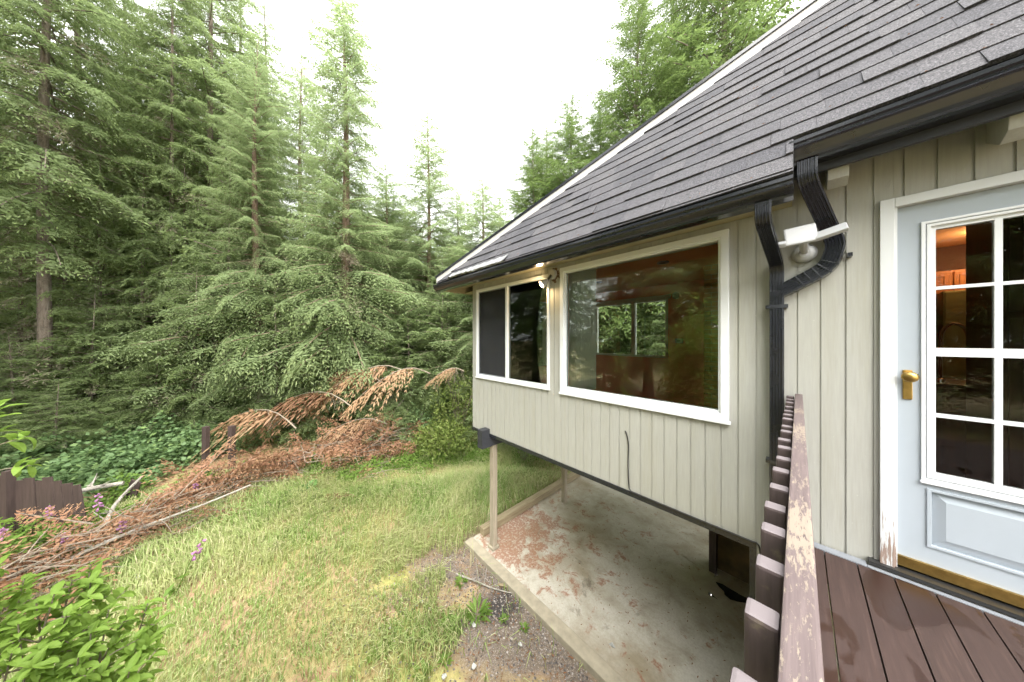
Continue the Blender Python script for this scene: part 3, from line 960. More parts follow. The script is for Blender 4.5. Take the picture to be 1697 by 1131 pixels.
t = NT('ground')
v = t.pos()
P_ = t.node('ShaderNodeNewGeometry').outputs['Position']
f1 = t.noise(v, 1.1, 6, .6, .5); f2 = t.noise(v, 7, 6, .65); st = t.noise(v, 120, 3, .6)
vor = t.node('ShaderNodeTexVoronoi'); vor.inputs['Scale'].default_value = 75; t.link(v, vor.inputs['Vector'])
grav = t.mix(t.ramp(vor.outputs['Distance'], [(.15, 0.0), (.55, 1.0)]), t.ramp(vor.outputs['Color'], [(.1, srgb(96, 90, 86)), (.5, srgb(136, 127, 118)), (.9, srgb(160, 152, 143))]), srgb(104, 92, 80))
soil = t.ramp(f2, [(.3, srgb(124, 100, 76)), (.6, srgb(164, 138, 108)), (.8, srgb(186, 164, 132))])
moss = t.ramp(f2, [(.35, srgb(112, 116, 60)), (.65, srgb(160, 156, 96))])
sep = t.node('ShaderNodeSeparateXYZ'); t.link(P_, sep.inputs[0])
# gravel strip along the slab, from its edge outwards about 1.2 m
edge = t.math('SUBTRACT', 2.75, sep.outputs['Y'])
gm = t.ramp(t.math('ADD', t.math('MULTIPLY', edge, .55), t.math('MULTIPLY', t.math('SUBTRACT', f1, .5), 1.6)), [(.35, 1.0), (.75, 0.0)])
xm = t.ramp(t.math('MULTIPLY', t.math('ADD', sep.outputs['X'], 4.8), 1.0), [(0.0, 0.0), (.9, 1.0)])
gm = t.math('MULTIPLY', gm, xm)
base = t.mix(t.ramp(f1, [(.4, 0.0), (.62, 1.0)]), soil, moss)
c = t.mix(gm, base, t.mix(t.ramp(f1, [(.46, 0.0), (.6, .8)]), grav, soil))
vd = t.node('ShaderNodeVectorMath', operation='DISTANCE'); t.link(P_, vd.inputs[0]); vd.inputs[1].default_value = (-2.78, 2.42, G - .07)
char = t.ramp(t.math('ADD', vd.outputs['Value'], t.math('MULTIPLY', f2, .3)), [(.30, .9), (.48, 0.0)])
c = t.mix(char, c, srgb(46, 44, 46))
t.col(c); t.rough(.95); t.bump(t.math('ADD', st, vor.outputs['Distance']), .6, .012)
MAT['ground'] = t.m

def grid_axis(lo, hi, near_lo, near_hi, step):
    a = list(np.arange(near_lo, near_hi + 1e-6, step))
    x_ = near_lo; s_ = step
    left = []
    while x_ > lo:
        s_ *= 1.25; x_ -= s_; left.append(max(x_, lo))
    x_ = near_hi; s_ = step; right = []
    while x_ < hi:
        s_ *= 1.25; x_ += s_; right.append(min(x_, hi))
    return np.array(left[::-1] + a + right)
gx, gy = grid_axis(-260, 260, -14, 1, .16), grid_axis(-260, 260, -5, 9, .16)
GX, GY = np.meshgrid(gx, gy, indexing='ij')
GZ = gz(GX, GY)

def npmesh(name, verts, faces_n, mat, tint=None, idx=None):
    """verts (N,k,3): N separate polygons of k corners"""
    v_ = np.ascontiguousarray(verts.reshape(-1, 3), dtype=np.float32)
    n, k_ = verts.shape[0], verts.shape[1]
    me = bpy.data.meshes.new(name)
    me.vertices.add(len(v_)); me.vertices.foreach_set('co', v_.ravel())
    me.loops.add(n * k_); me.loops.foreach_set('vertex_index', np.arange(n * k_, dtype=np.int32))
    me.polygons.add(n); me.polygons.foreach_set('loop_start', np.arange(0, n * k_, k_, dtype=np.int32)); 
    if tint is not None:
        at = me.attributes.new('tint', 'FLOAT', 'FACE'); at.data.foreach_set('value', np.asarray(tint, dtype=np.float32))
    me.update(calc_edges=True)
    if mat is not None:
        me.materials.append(MAT[mat])
    return me
gv = np.stack([GX, GY, GZ], -1)
q = np.stack([gv[:-1, :-1], gv[1:, :-1], gv[1:, 1:], gv[:-1, 1:]], 2).reshape(-1, 4, 3)
cx_, cy_ = q[:, :, 0].mean(1), q[:, :, 1].mean(1)
under = (q[:, :, 0].min(1) > -3.9) & (q[:, :, 1].min(1) > 2.95) & (q[:, :, 0].max(1) < 3.9) & (q[:, :, 1].max(1) < 9.4)
q = q[~under]
gme = npmesh('ground', q, 4, 'ground')
bm = bmesh.new(); bm.from_mesh(gme); bmesh.ops.remove_doubles(bm, verts=bm.verts, dist=.001); bm.to_mesh(gme); bm.free()
gme.shade_smooth() if hasattr(gme, 'shade_smooth') else None
gro = bpy.data.objects.new('ground', gme); link(gro, kind='structure')

# slab with a broken hole in it
SX0, SX1, SY0, SY1 = -4.02, -.223, 2.80, 9.5
HX, HY = -.62, 4.84
mb = MB()
x0, x1, y0, y1 = HX - .25, HX + .25, HY - .25, HY + .25
for a, b, c, d in ((SX0 + .0, x0, SY0, SY1), (x1, SX1, SY0, SY1), (x0, x1, SY0, y0), (x0, x1, y1, SY1)):
    mb.box(a, b, c, d, G - .14, G)
n = 16
ins = []
for j in range(n):
    a = 2 * math.pi * j / n
    r_ = .135 * (1 + .3 * math.sin(3 * a + 1) + random.uniform(-.15, .15))
    ins.append((HX + r_ * 1.3 * math.cos(a + .3), HY + r_ * .7 * math.sin(a + .3)))
outr = []
for j in range(n):
    a = 2 * math.pi * j / n + .3; m_ = .25 / max(abs(math.cos(a)), abs(math.sin(a))); outr.append((HX + m_ * math.cos(a), HY + m_ * math.sin(a)))
vs = [(a, b, G) for a, b in outr] + [(a, b, G) for a, b in ins] + [(a, b, G - .14) for a, b in ins]
fs = []
for j in range(n):
    k_ = (j + 1) % n
    fs += [(j, k_, n + k_, n + j), (n + j, n + k_, 2 * n + k_, 2 * n + j)]
mb.add(vs, [f for f in fs if not (min(f) >= n)])
slab = mb.build('concrete_slab', 'concrete', None, kind='structure')
simple('shaded_soil', (.010, .009, .008), .8, .3, 20)  # soil coloured near black, painting in the shade inside the hole
hb = MB().add(vs, [f for f in fs if min(f) >= n])
hb.box(HX - .24, HX + .24, HY - .24, HY + .24, G - .16, G - .12)
hb.build('hole_lining', 'shaded_soil', slab)
MB().box(-4.03, -.9 + .6, 2.63, 2.797, G - .15, G + .012).build('slab_kerb', 'concrete_kerb', slab, bevel=.012)
tk = thing('timber_kerb', 'weathered timber sleeper edging the left side of the concrete slab', 'kerb', (-4.0, 5, G))
for a, b in ((2.96, 5.35), (5.36, 7.8)):
    MB().box(-4.035, -3.895, a, b, G - .02, G + .125).build('sleeper', 'kerb_wood', tk, bevel=.010)

# ------------------------------------------------------------------ foliage materials
def foliage(name, dark, light, tip, trans=.35, rnd=.25):
    t = NT(name)
    n = t.noise(t.pos(), .9, 4, .6); n2 = t.noise(t.pos(), 14, 3, .6)
    at = t.node('ShaderNodeAttribute', attribute_name='tint')
    c = t.ramp(t.math('ADD', t.math('MULTIPLY', n, .5), t.math('MULTIPLY', n2, .5)), [(.35, dark), (.65, light)])
    c = t.mix(at.outputs['Fac'], c, tip)
    c = t.mix(t.math('MULTIPLY', t.rnd(), rnd), c, tuple((a + b) * .42 for a, b in zip(dark, light)))
    t.col(c); t.rough(.55); t.b.inputs['Specular IOR Level'].default_value = .25
    tl = t.node('ShaderNodeBsdfTranslucent'); t.link(c, tl.inputs['Color'])
    mx = t.node('ShaderNodeMixShader'); mx.inputs[0].default_value = trans
    t.link(t.b.outputs[0], mx.inputs[1]); t.link(tl.outputs[0], mx.inputs[2]); t.link(mx.outputs[0], t.out.inputs['Surface'])
    MAT[name] = t.m
foliage('hemlock_leaf', (.160, .212, .095), (.245, .315, .140), (.320, .410, .145), .58)
foliage('cedar_leaf', (.205, .270, .130), (.310, .390, .190), (.400, .480, .205), .6)
foliage('fir_leaf', (.110, .165, .055), (.175, .245, .080), (.240, .325, .090), .5)
foliage('dead_leaf', (.18, .095, .055), (.36, .195, .115), (.40, .29, .16), .25)
foliage('dead_twig_leaf', (.17, .145, .100), (.29, .255, .185), (.31, .29, .21), .2)
foliage('bramble_leaf', (.120, .200, .080), (.190, .290, .130), (.27, .38, .13), .45)
foliage('salal_leaf', (.130, .170, .040), (.230, .270, .070), (.33, .28, .09), .45)
foliage('shrub_leaf', (.165, .270, .045), (.260, .390, .075), (.36, .46, .12), .45, .35)
foliage('rhodo_leaf', (.070, .115, .022), (.170, .220, .050), (.25, .27, .09), .3)
foliage('fern_leaf', (.060, .125, .035), (.120, .220, .060), (.17, .28, .09), .35)
foliage('weed_leaf', (.100, .180, .030), (.180, .290, .055), (.24, .34, .08), .4)
foliage('foxglove_flower', (.36, .16, .32), (.48, .25, .43), (.58, .38, .54), .3)
foliage('yellow_flower', (.7, .5, .04), (.8, .6, .06), (.8, .65, .1), .2)
# grass: green patches and straw patches
t = NT('grass')
n = t.noise(t.pos(), .85, 4, .6, .6); at = t.node('ShaderNodeAttribute', attribute_name='tint')
c = t.mix(t.ramp(n, [(.40, 0.0), (.60, 1.0)]), (.230, .345, .088), (.385, .430, .170))
c = t.mix(at.outputs['Fac'], c, (.54, .50, .30))
t.col(c); t.rough(.6)
tl = t.node('ShaderNodeBsdfTranslucent'); t.link(c, tl.inputs['Color']); mx = t.node('ShaderNodeMixShader'); mx.inputs[0].default_value = .4
t.link(t.b.outputs[0], mx.inputs[1]); t.link(tl.outputs[0], mx.inputs[2]); t.link(mx.outputs[0], t.out.inputs['Surface'])
MAT['grass'] = t.m
def bark(name, c1, c2):
    t = NT(name)
    n = t.noise(t.pos((1, 1, .18)), 22, 6, .7, .5); n2 = t.noise(t.pos(), 3.5, 4, .6)
    c = t.ramp(n, [(.3, c1), (.7, c2)])
    c = t.mix(t.ramp(n2, [(.5, 0.0), (.72, .55)]), c, (.16, .17, .12))
    t.col(c); t.rough(.95); t.bump(n, .8, .03); MAT[name] = t.m
bark('bark', (.095, .072, .056), (.260, .215, .175))
bark('cedar_bark', (.120, .075, .055), (.270, .190, .145))
bark('snag_wood', (.20, .18, .155), (.42, .39, .34))
bark('twig_wood', (.15, .115, .085), (.33, .275, .215))

# ------------------------------------------------------------------ conifers
def nrm(a):
    return a / np.maximum(np.linalg.norm(a, axis=-1, keepdims=True), 1e-9)

def frond(rg, L, nt, wid, leaf, droop, rise=.05, hang=.25, ds=.055, ang=(62, 34), lw=.34, jit=.35, tipb=.5, zsp=.12):
    """one flat bough: polygons (N,4,3), tint (N,), axis points; grows along +x"""
    Q = []; T = []
    ax = lambda t_: np.array([L * t_, 0.0, L * (rise * t_ - droop * t_ * t_)])
    for side in (-1, 1):
        for i in range(nt):
            t_ = .10 + .90 * (i + rg.random()) / nt
            ln = wid * L * (1.25 * min(1, t_ * 2.2 + .25) * (1.02 - t_) ** .75 + .06) * rg.uniform(.65, 1.15)
            a = math.radians(ang[0] + (ang[1] - ang[0]) * t_ + rg.uniform(-9, 9))
            d = np.array([math.cos(a), side * math.sin(a), rg.uniform(-zsp, zsp * .45)]); d /= np.linalg.norm(d)
            m_ = max(3, int(ln / ds))
            s = (np.arange(m_) + .5) / m_
            p = ax(t_) + d * (s * ln)[:, None]; p[:, 2] -= hang * ln * s * s
            for sg in (-1, 1):
                la = math.radians(48) * sg
                ca, sa = math.cos(la), math.sin(la)
                ld_ = np.array([d[0] * ca - d[1] * sa, d[0] * sa + d[1] * ca, d[2]])
                ld_ = np.repeat(ld_[None], m_, 0) + rg.normal(0, jit * .45, (m_, 3)); ld_[:, 2] -= hang * s * .9
                ld_ = nrm(ld_)
                le = leaf * (1.1 - .55 * s) * rg.uniform(.7, 1.25, m_)
                wv = nrm(np.cross(ld_, np.array([0, 0, 1.0]) + rg.normal(0, jit, (m_, 3))))
                b0 = p; tip = p + ld_ * le[:, None]; mid = p + ld_ * (le * .5)[:, None]
                hw = (le * lw * .5)[:, None]
                Q.append(np.stack([b0, mid + wv * hw, tip, mid - wv * hw], 1))
                T.append(np.clip(tipb * (s ** 2) * rg.uniform(.2, 1.2, m_), 0, 1))
    return np.concatenate(Q).astype(np.float32), np.concatenate(T).astype(np.float32)

def rotm(az, el, roll):
    ca, sa, ce, se, cr, sr = math.cos(az), math.sin(az), math.cos(el), math.sin(el), math.cos(roll), math.sin(roll)
    rz_ = np.array([[ca, -sa, 0], [sa, ca, 0], [0, 0, 1]]); ry_ = np.array([[ce, 0, -se], [0, 1, 0], [se, 0, ce]]); rx_ = np.array([[1, 0, 0], [0, cr, -sr], [0, sr, cr]])
    return rz_ @ ry_ @ rx_

def taper_tubes(segs, n=5):
    """segs: list of (points (m,3), radii (m,)) -> one MB"""
    mb = MB()
    for pts, rs in segs:
        mb.tube([Vector(p) for p in pts], list(rs), n, cap=False)
    return mb

def make_conifer(seed, H, h0, Lmax, nb, fr_big, fr_small, prof, el_lo, el_hi, leafmat, barkmat, r0, dead=0, dead_hi=.5, lean=.0, gold=2.39996):
    """returns list of (part name, mesh)"""
    rg = np.random.default_rng(seed)
    Q, T, segs = [], [], []
    zs = np.linspace(0, H, 14)
    wob = np.stack([np.sin(zs * .35 + seed) * .05 * zs / H * 2, np.cos(zs * .31 + seed * 2) * .05 * zs / H * 2, zs], 1)
    segs.append((wob, r0 * (1.0 - .96 * zs / H) + r0 * .35 * np.exp(-zs / .5)))
    az = rg.uniform(0, 6.28)
    for i in range(nb):
        f = (i + rg.random()) / nb
        f = f ** .92
        z = h0 + (H - h0) * f
        L = Lmax * prof(f) * rg.uniform(.68, 1.12)
        if L < .12: L = .12
        az += gold + rg.uniform(-.35, .35)
        el = math.radians(el_lo + (el_hi - el_lo) * f + rg.uniform(-9, 9))
        k = rg.integers(0, len(fr_big))
        q_, t_, L0, dr_, ri_ = (fr_big if L > 1.3 else fr_small)[k % len(fr_big if L > 1.3 else fr_small)]
        s = L / L0
        M_ = rotm(az, el, rg.uniform(-.25, .25))
        off = np.array([math.cos(az), math.sin(az), 0]) * r0 * (1 - z / H) * .5 + np.array([0, 0, z])
        Q.append((q_ * s) @ M_.T.astype(np.float32) + off.astype(np.float32)); T.append(t_)
        tt = np.array([0, .3, .6, .85])
        axp = np.stack([L * tt, 0 * tt, L * (ri_ * tt - dr_ * tt * tt)], 1) @ M_.T + off
        rr = max(.006, min(.035, L * .011))
        segs.append((axp, rr * np.array([1, .75, .5, .2])))
    parts = [('crown', npmesh('crown', np.concatenate(Q), 4, leafmat, np.concatenate(T)))]
    mb = taper_tubes(segs, 6)
    me = mb.mesh('trunk', fix=False); me.materials.append(MAT[barkmat])
    if hasattr(me, 'shade_smooth'): me.shade_smooth()
    parts.insert(0, ('trunk', me))
    if dead:
        Q, T, segs = [], [], []
        for i in range(dead):
            z = rg.uniform(.8, H * dead_hi); az = rg.uniform(0, 6.28); L = rg.uniform(.6, Lmax * .75)
            q_, t_, L0, dr_, ri_ = DEADF[i % len(DEADF)]
            M_ = rotm(az, math.radians(rg.uniform(-25, 5)), rg.uniform(-.5, .5)); off = np.array([0, 0, z])
            keep = rg.random(len(q_)) < .8
            Q.append(((q_ * (L / L0)) @ M_.T.astype(np.float32) + off.astype(np.float32))[keep]); T.append(t_[keep])
        parts.append(('dead_twigs', npmesh('dead_twigs', np.concatenate(Q), 4, 'dead_twig_leaf', np.concatenate(T))))
    return parts

rf = np.random.default_rng(5)
mkf = lambda n_, L, *a, **k: [(*frond(rf, L, *a, **k), L, k.get('droop', a[3] if len(a) > 3 else .2), k.get('rise', .05)) for _ in range(n_)]
HEM_B = mkf(4, 2.6, 23, .40, .150, .24, rise=.10, hang=.50, ds=.068, lw=.30, jit=.5, tipb=.8, zsp=.55)
HEM_S = mkf(3, 1.0, 11, .42, .12, .15, rise=.10, hang=.35, ds=.066, lw=.32, jit=.5, tipb=.8, zsp=.5)
CED_B = mkf(4, 2.8, 24, .38, .150, .16, rise=.02, hang=1.0, ds=.066, lw=.24, jit=.3, ang=(66, 40), tipb=.7, zsp=.5)
CED_S = mkf(3, 1.1, 11, .40, .14, .20, rise=.08, hang=.8, ds=.070, lw=.30, jit=.3, tipb=.7, zsp=.45)
FIR_B = mkf(3, 2.4, 20, .40, .150, .22, rise=.12, hang=.75, ds=.074, lw=.30, jit=.45, tipb=.6, zsp=.5)
FIR_S = mkf(3, 1.0, 10, .42, .125, .12, rise=.12, hang=.45, ds=.07, lw=.32, jit=.45, tipb=.6, zsp=.5)
DEADF = mkf(3, 1.8, 12, .36, .13, .25, rise=.05, hang=.5, ds=.075, lw=.11, jit=.9, tipb=.5)
BROWN = mkf(4, 1.6, 18, .36, .13, .25, rise=.05, hang=.8, ds=.052, lw=.30, jit=.55, tipb=.6, zsp=.4)

p_hem = lambda f: (1 - f) ** .75 * (.75 + .25 * min(1, f * 6))
p_nar = lambda f: (1 - f) ** .75 * min(1, .5 + f * 3.2)
p_ced = lambda f: (1 - f) ** .62 * (.8 + .2 * math.sin(f * 9)) * min(1, .55 + f * 3)
SPEC = {
 'hemlock_tall': make_conifer(1, 24, 2.2, 3.9, 200, HEM_B, HEM_S, p_hem, -16, 22, 'hemlock_leaf', 'bark', .24, 66, .6),
 'hemlock_old': make_conifer(2, 26, 6.5, 3.7, 165, HEM_B, HEM_S, p_hem, -20, 20, 'hemlock_leaf', 'bark', .17, 120, .55),
 'hemlock_young': make_conifer(3, 6, .2, 2.2, 90, HEM_B, HEM_S, p_hem, -8, 24, 'hemlock_leaf', 'bark', .07, 8, .5),
 'cedar_tall': make_conifer(4, 17.3, 1.7, 4.1, 280, CED_B, CED_S, p_ced, -16, 14, 'cedar_leaf', 'cedar_bark', .25, 26, .5),
 'cedar_thin': make_conifer(5, 15.0, .6, 3.5, 250, CED_B, CED_S, p_nar, -10, 22, 'cedar_leaf', 'cedar_bark', .17, 14, .5),
 'fir_tall': make_conifer(6, 24, 1.5, 5.6, 260, FIR_B, FIR_S, p_nar, -10, 26, 'fir_leaf', 'bark', .26, 20, .3),
}
def plant_tree(spec, x, y, h_scale, w_scale, label, name, group=None, z=None, rz=None):
    base = float(gz(x, y)) - .08 if z is None else z
    r_ = thing(name, label, 'tree', (x, y, base), group, random.uniform(0, 6.28) if rz is None else rz)
    r_.scale = (w_scale, w_scale, h_scale)
    for nm, me in SPEC[spec]:
        o = bpy.data.objects.new(nm, me); link(o, r_)
    return r_
CT, ST = math.cos(.817), math.sin(.817)
def at(r, Z):
    """ground position at depth Z in front of the viewpoint and Z*r to its right"""
    return ((CT * r - ST) * Z, (ST * r + CT) * Z)
pxr = lambda px: (px - 848.5) / 445.54
PROM = [  # spec, column, depth, height scale, width scale, label
 ('hemlock_old', 75, 8.4, 1.0, .9, 'tall hemlock with bare mossy lower trunk at the far left', 'hemlock_tree'),
 ('hemlock_old', 130, 11.0, 1.05, 1.05, 'thick grey trunked hemlock just right of the leftmost mossy trunk', 'hemlock_tree'),
 ('hemlock_old', 285, 10.4, .85, .6, 'slender dark trunked hemlock left of the thick fir trunk', 'hemlock_tree'),
 ('hemlock_old', 348, 11.8, 1.0, 1.05, 'large fir trunk rising behind the sweeping cedar branches', 'fir_tree'),
 ('hemlock_tall', 440, 15.0, .98, .9, 'tall conifer whose drooping boughs reach into the sky left of the cedar', 'hemlock_tree'),
 ('cedar_tall', 572, 11.0, 1.03, 1.05, 'tall cedar with reddish trunk standing against the sky left of centre', 'cedar_tree'),
 ('cedar_thin', 710, 13.5, 1.02, 1.1, 'slim pointed cedar just right of the tall cedar', 'cedar_tree'),
 ('cedar_thin', 800, 11.5, .72, 1.05, 'short cedar with open top beside the roof corner', 'cedar_tree'),
 ('fir_tall', 885, 18.0, .74, .95, 'small distant fir rising behind the left end of the roof edge', 'fir_tree'),
 ('fir_tall', 945, 17.0, .80, 1.05, 'middle sized fir behind the roof edge', 'fir_tree'),
 ('fir_tall', 905, 20.0, .80, 1.1, 'fir filling the gap between the two smaller firs behind the roof', 'fir_tree'),
 ('fir_tall', 995, 17.5, .82, 1.1, 'fir between the middle sized fir and the tall bright fir', 'fir_tree'),
 ('fir_tall', 1120, 16.0, 1.05, 1.1, 'fir partly hidden between the tall bright fir and the large fir', 'fir_tree'),
 ('fir_tall', 1055, 14.0, .97, 1.0, 'tall bright green fir above the middle of the roof edge', 'fir_tree'),
 ('fir_tall', 1200, 13.0, 1.3, 1.2, 'large fir over the upper end of the roof edge', 'fir_tree'),
 ('hemlock_tall', -60, 11.5, 1.0, .95, 'leafy hemlock at the left edge of the picture', 'hemlock_tree'),
 ('hemlock_tall', 205, 13.0, .95, .95, 'leafy hemlock with low boughs between the two leftmost trunks and the slender trunk', 'hemlock_tree'),
 ('cedar_tall', 425, 10.2, .86, .85, 'broad cedar with pale green sprays left of the tall cedar', 'cedar_tree'),
 ('cedar_thin', 540, 12.6, .98, 1.0, 'narrow cedar tucked against the left of the tall reddish trunk', 'cedar_tree'),
 ('cedar_thin', 640, 13.8, .86, 1.1, 'bushy cedar between the tall cedar and the slim pointed cedar', 'cedar_tree'),
 ('cedar_thin', 758, 14.5, .80, 1.1, 'middling cedar right of the slim pointed cedar', 'cedar_tree'),
 ('hemlock_tall', 395, 14.0, .95, .95, 'leafy hemlock behind the broad cedar', 'hemlock_tree'),
 ('cedar_tall', 500, 13.5, 1.02, .9, 'cedar half hidden behind the left side of the tall cedar', 'cedar_tree'),
]
for sp, px_, Z, hs, ws, lab, nm in PROM:
    x_, y_ = at(pxr(px_), Z)
    plant_tree(sp, x_, y_, hs, ws, lab, nm)
YOUNG = [(20, 7.6, .62, .95, 'young hemlock at the left edge behind the fence panel'), (150, 8.6, .85, 1.0, 'young hemlock under the leftmost trunks'),
         (320, 9.0, 1.0, 1.0, 'young hemlock with bright layered sprays in the middle of the left half'), (255, 8.4, .55, .8, 'low young hemlock by the pale dead pole'),
         (460, 9.4, .95, .8, 'young hemlock in front of the broad cedar'), (540, 9.6, .8, .8, 'young hemlock left of the tall cedar foot'), (640, 10.3, .75, .9, 'young hemlock right of the tall cedar trunk'), (745, 11.0, 1.0, .9, 'young hemlock close to the house corner'), (90, 6.9, .42, .7, 'low spreading young hemlock above the bramble patch')]
for px_, Z, hs, ws, lab in YOUNG:
    x_, y_ = at(pxr(px_), Z); plant_tree('hemlock_young', x_, y_, hs, ws, lab, 'young_hemlock')
# the forest going on behind and round the clearing
names = list(SPEC)
lab_far = 'tall conifer in the dense forest behind the nearer trees'
for i in range(46):
    px_ = -420 + 1320 * ((i * .618) % 1.0); Z = random.uniform(15.5, 30)
    x_, y_ = at(pxr(px_), Z)
    hs = random.uniform(.8, 1.1) * (1.0 if px_ < 470 else .5)
    sp = random.choice(['hemlock_tall', 'hemlock_old', 'hemlock_tall', 'fir_tall'] if px_ < 470 else ['hemlock_tall', 'fir_tall'])
    plant_tree(sp, x_, y_, hs, random.uniform(.85, 1.1), lab_far, 'forest_conifer', 'forest behind the nearer trees')
for i, (px_, Z, hs) in enumerate(((600, 15.5, .85), (670, 16, .78), (735, 17, .74), (780, 16.5, .66), (820, 17.5, .62), (690, 19, .8), (560, 16.5, .95), (640, 18, .8), (765, 19.5, .75), (850, 19, .62), (615, 20, .85), (720, 14.2, .55))):
    x_, y_ = at(pxr(px_), Z)
    plant_tree('cedar_thin', x_, y_, hs, 1.15, 'cedar filling the tree line between the tall cedar and the house', 'forest_cedar', 'cedars filling the centre tree line')
for x_, y_ in ((-9, 18), (-4.5, 20), (1, 17), (-6.5, 12.5), (-10.5, 11), (5, 15), (-3.2, 11.2), (-1.2, 12.5), (-6.3, 6.6), (-7.4, 8.4)):
    sp = 'fir_tall' if y_ > 15 else 'hemlock_young'
    plant_tree(sp, x_, y_, .62 if sp == 'fir_tall' else 1.1, 1.1, 'conifer behind the house, seen only through its windows' if sp != 'fir_tall' else 'conifer standing behind the house roof', 'forest_conifer', 'conifers behind the house ' + ('low' if sp != 'fir_tall' else 'tall'))
for x_, y_, sp in ((-11, -9, 'hemlock_tall'), (-8, -11.5, 'cedar_tall'), (-5.5, -9.5, 'hemlock_tall'), (-3.5, -12.5, 'fir_tall'), (-14, -10, 'fir_tall'), (-4.2, -14, 'hemlock_old'), (-7, -7.6, 'hemlock_young'), (3.6, -15, 'fir_tall'), (7.2, -15.5, 'fir_tall'), (-2.2, -7.8, 'hemlock_young')):
    plant_tree(sp, x_, y_, 1, 1, 'conifer behind the viewer, seen only as a reflection in the window glass', 'forest_conifer', 'conifers mirrored in the windows')

# ------------------------------------------------------------------ understory
for i in range(30):
    px_ = -60 + 860 * ((i * .618 + .3) % 1.0); Z = random.uniform(10.5, 15.5)
    x_, y_ = at(pxr(px_), Z)
    plant_tree('hemlock_young', x_, y_, random.uniform(.6, 1.25), random.uniform(.9, 1.4), 'small understory hemlock among the forest trunks', 'young_hemlock', 'understory hemlocks among the trunks')
for i, (px_, Z) in enumerate(((30, 9.6), (110, 10.0), (170, 9.4), (240, 9.8), (310, 10.6), (375, 10.0), (60, 11.5), (270, 12.0), (200, 11.2))):
    x_, y_ = at(pxr(px_), Z)
    plant_tree('hemlock_young', x_, y_, random.uniform(1.35, 1.9), random.uniform(1.1, 1.4), 'taller understory hemlock screening the bare lower trunks at left', 'young_hemlock', 'taller understory hemlocks at left')
# pale dead pole
x_, y_ = at(pxr(231), 11.0)
sg = thing('dead_pole', 'pale bare dead pole standing under the left trees', 'dead tree', (x_, y_, float(gz(x_, y_)) - .1))
m_ = MB().tube([(0, 0, 0), (.03, .02, 1.2), (.02, .05, 2.4), (.05, .04, 3.6)], [.10, .085, .075, .05], 8).mesh('trunk', fix=False); m_.materials.append(MAT['snag_wood']); link(bpy.data.objects.new('trunk', m_), sg)
sgs = MB()
for i in range(14):
    a = random.uniform(0, 6.28); z_ = random.uniform(.6, 3.4); L = random.uniform(.4, 1.1)
    sgs.tube([(0, 0, z_), (L * .5 * math.cos(a), L * .5 * math.sin(a), z_ + random.uniform(-.1, .25)), (L * math.cos(a), L * math.sin(a), z_ + random.uniform(-.3, .3))], [.018, .011, .003], 4, False)
m_ = sgs.mesh('dead_branches', fix=False); m_.materials.append(MAT['twig_wood']); link(bpy.data.objects.new('dead_branches', m_), sg)

def leafquads(rg, pos, size, up=(0, 0, 1), spread=.6, aspect=.6, fold=.0):
    """one four-corner leaf per position, facing roughly up"""
    n = len(pos)
    nm = nrm(np.array(up) + rg.normal(0, spread, (n, 3)))
    d = nrm(np.cross(nm, rg.normal(0, 1, (n, 3))))
    w = np.cross(nm, d)
    le = (size * rg.uniform(.6, 1.25, n))[:, None]
    return np.stack([pos, pos + d * le * .5 + w * le * aspect * .5, pos + d * le, pos + d * le * .5 - w * le * aspect * .5], 1)

def patch(name, mat, seed, n, centres, size, label=None, cat=None, kind='stuff', aspect=.75, spread=.55, tipp=.2):
    """leafy mass: centres = (x, y, rx, ry, height)"""
    rg = np.random.default_rng(seed); P = []
    wts = np.array([c[2] * c[3] for c in centres]); wts = wts / wts.sum()
    for c, w in zip(centres, wts):
        m = int(n * w); a = rg.uniform(0, 6.283, m); r_ = np.sqrt(rg.random(m))
        x_ = c[0] + c[2] * r_ * np.cos(a); y_ = c[1] + c[3] * r_ * np.sin(a)
        dome = np.sqrt(np.clip(1 - r_ * r_, 0, 1)) * .7 + .3
        lump = .75 + .35 * np.sin(x_ * 4.1 + c[0]) * np.sin(y_ * 3.7) + .2 * np.sin(x_ * 9 + y_ * 8)
        z_ = gz(x_, y_) + c[4] * dome * lump * (1 - rg.random(m) ** 1.6 * .75)
        P.append(np.stack([x_, y_, z_], 1))
    P = np.concatenate(P)
    q_ = leafquads(rg, P, size, (0, 0, 1), spread, aspect)
    tint = np.clip(rg.random(len(q_)) - (1 - tipp), 0, 1) / max(tipp, .01)
    o = bpy.data.objects.new(name, npmesh(name, q_, 4, mat, tint * .8))
    return link(o, None, label, cat, None, kind)

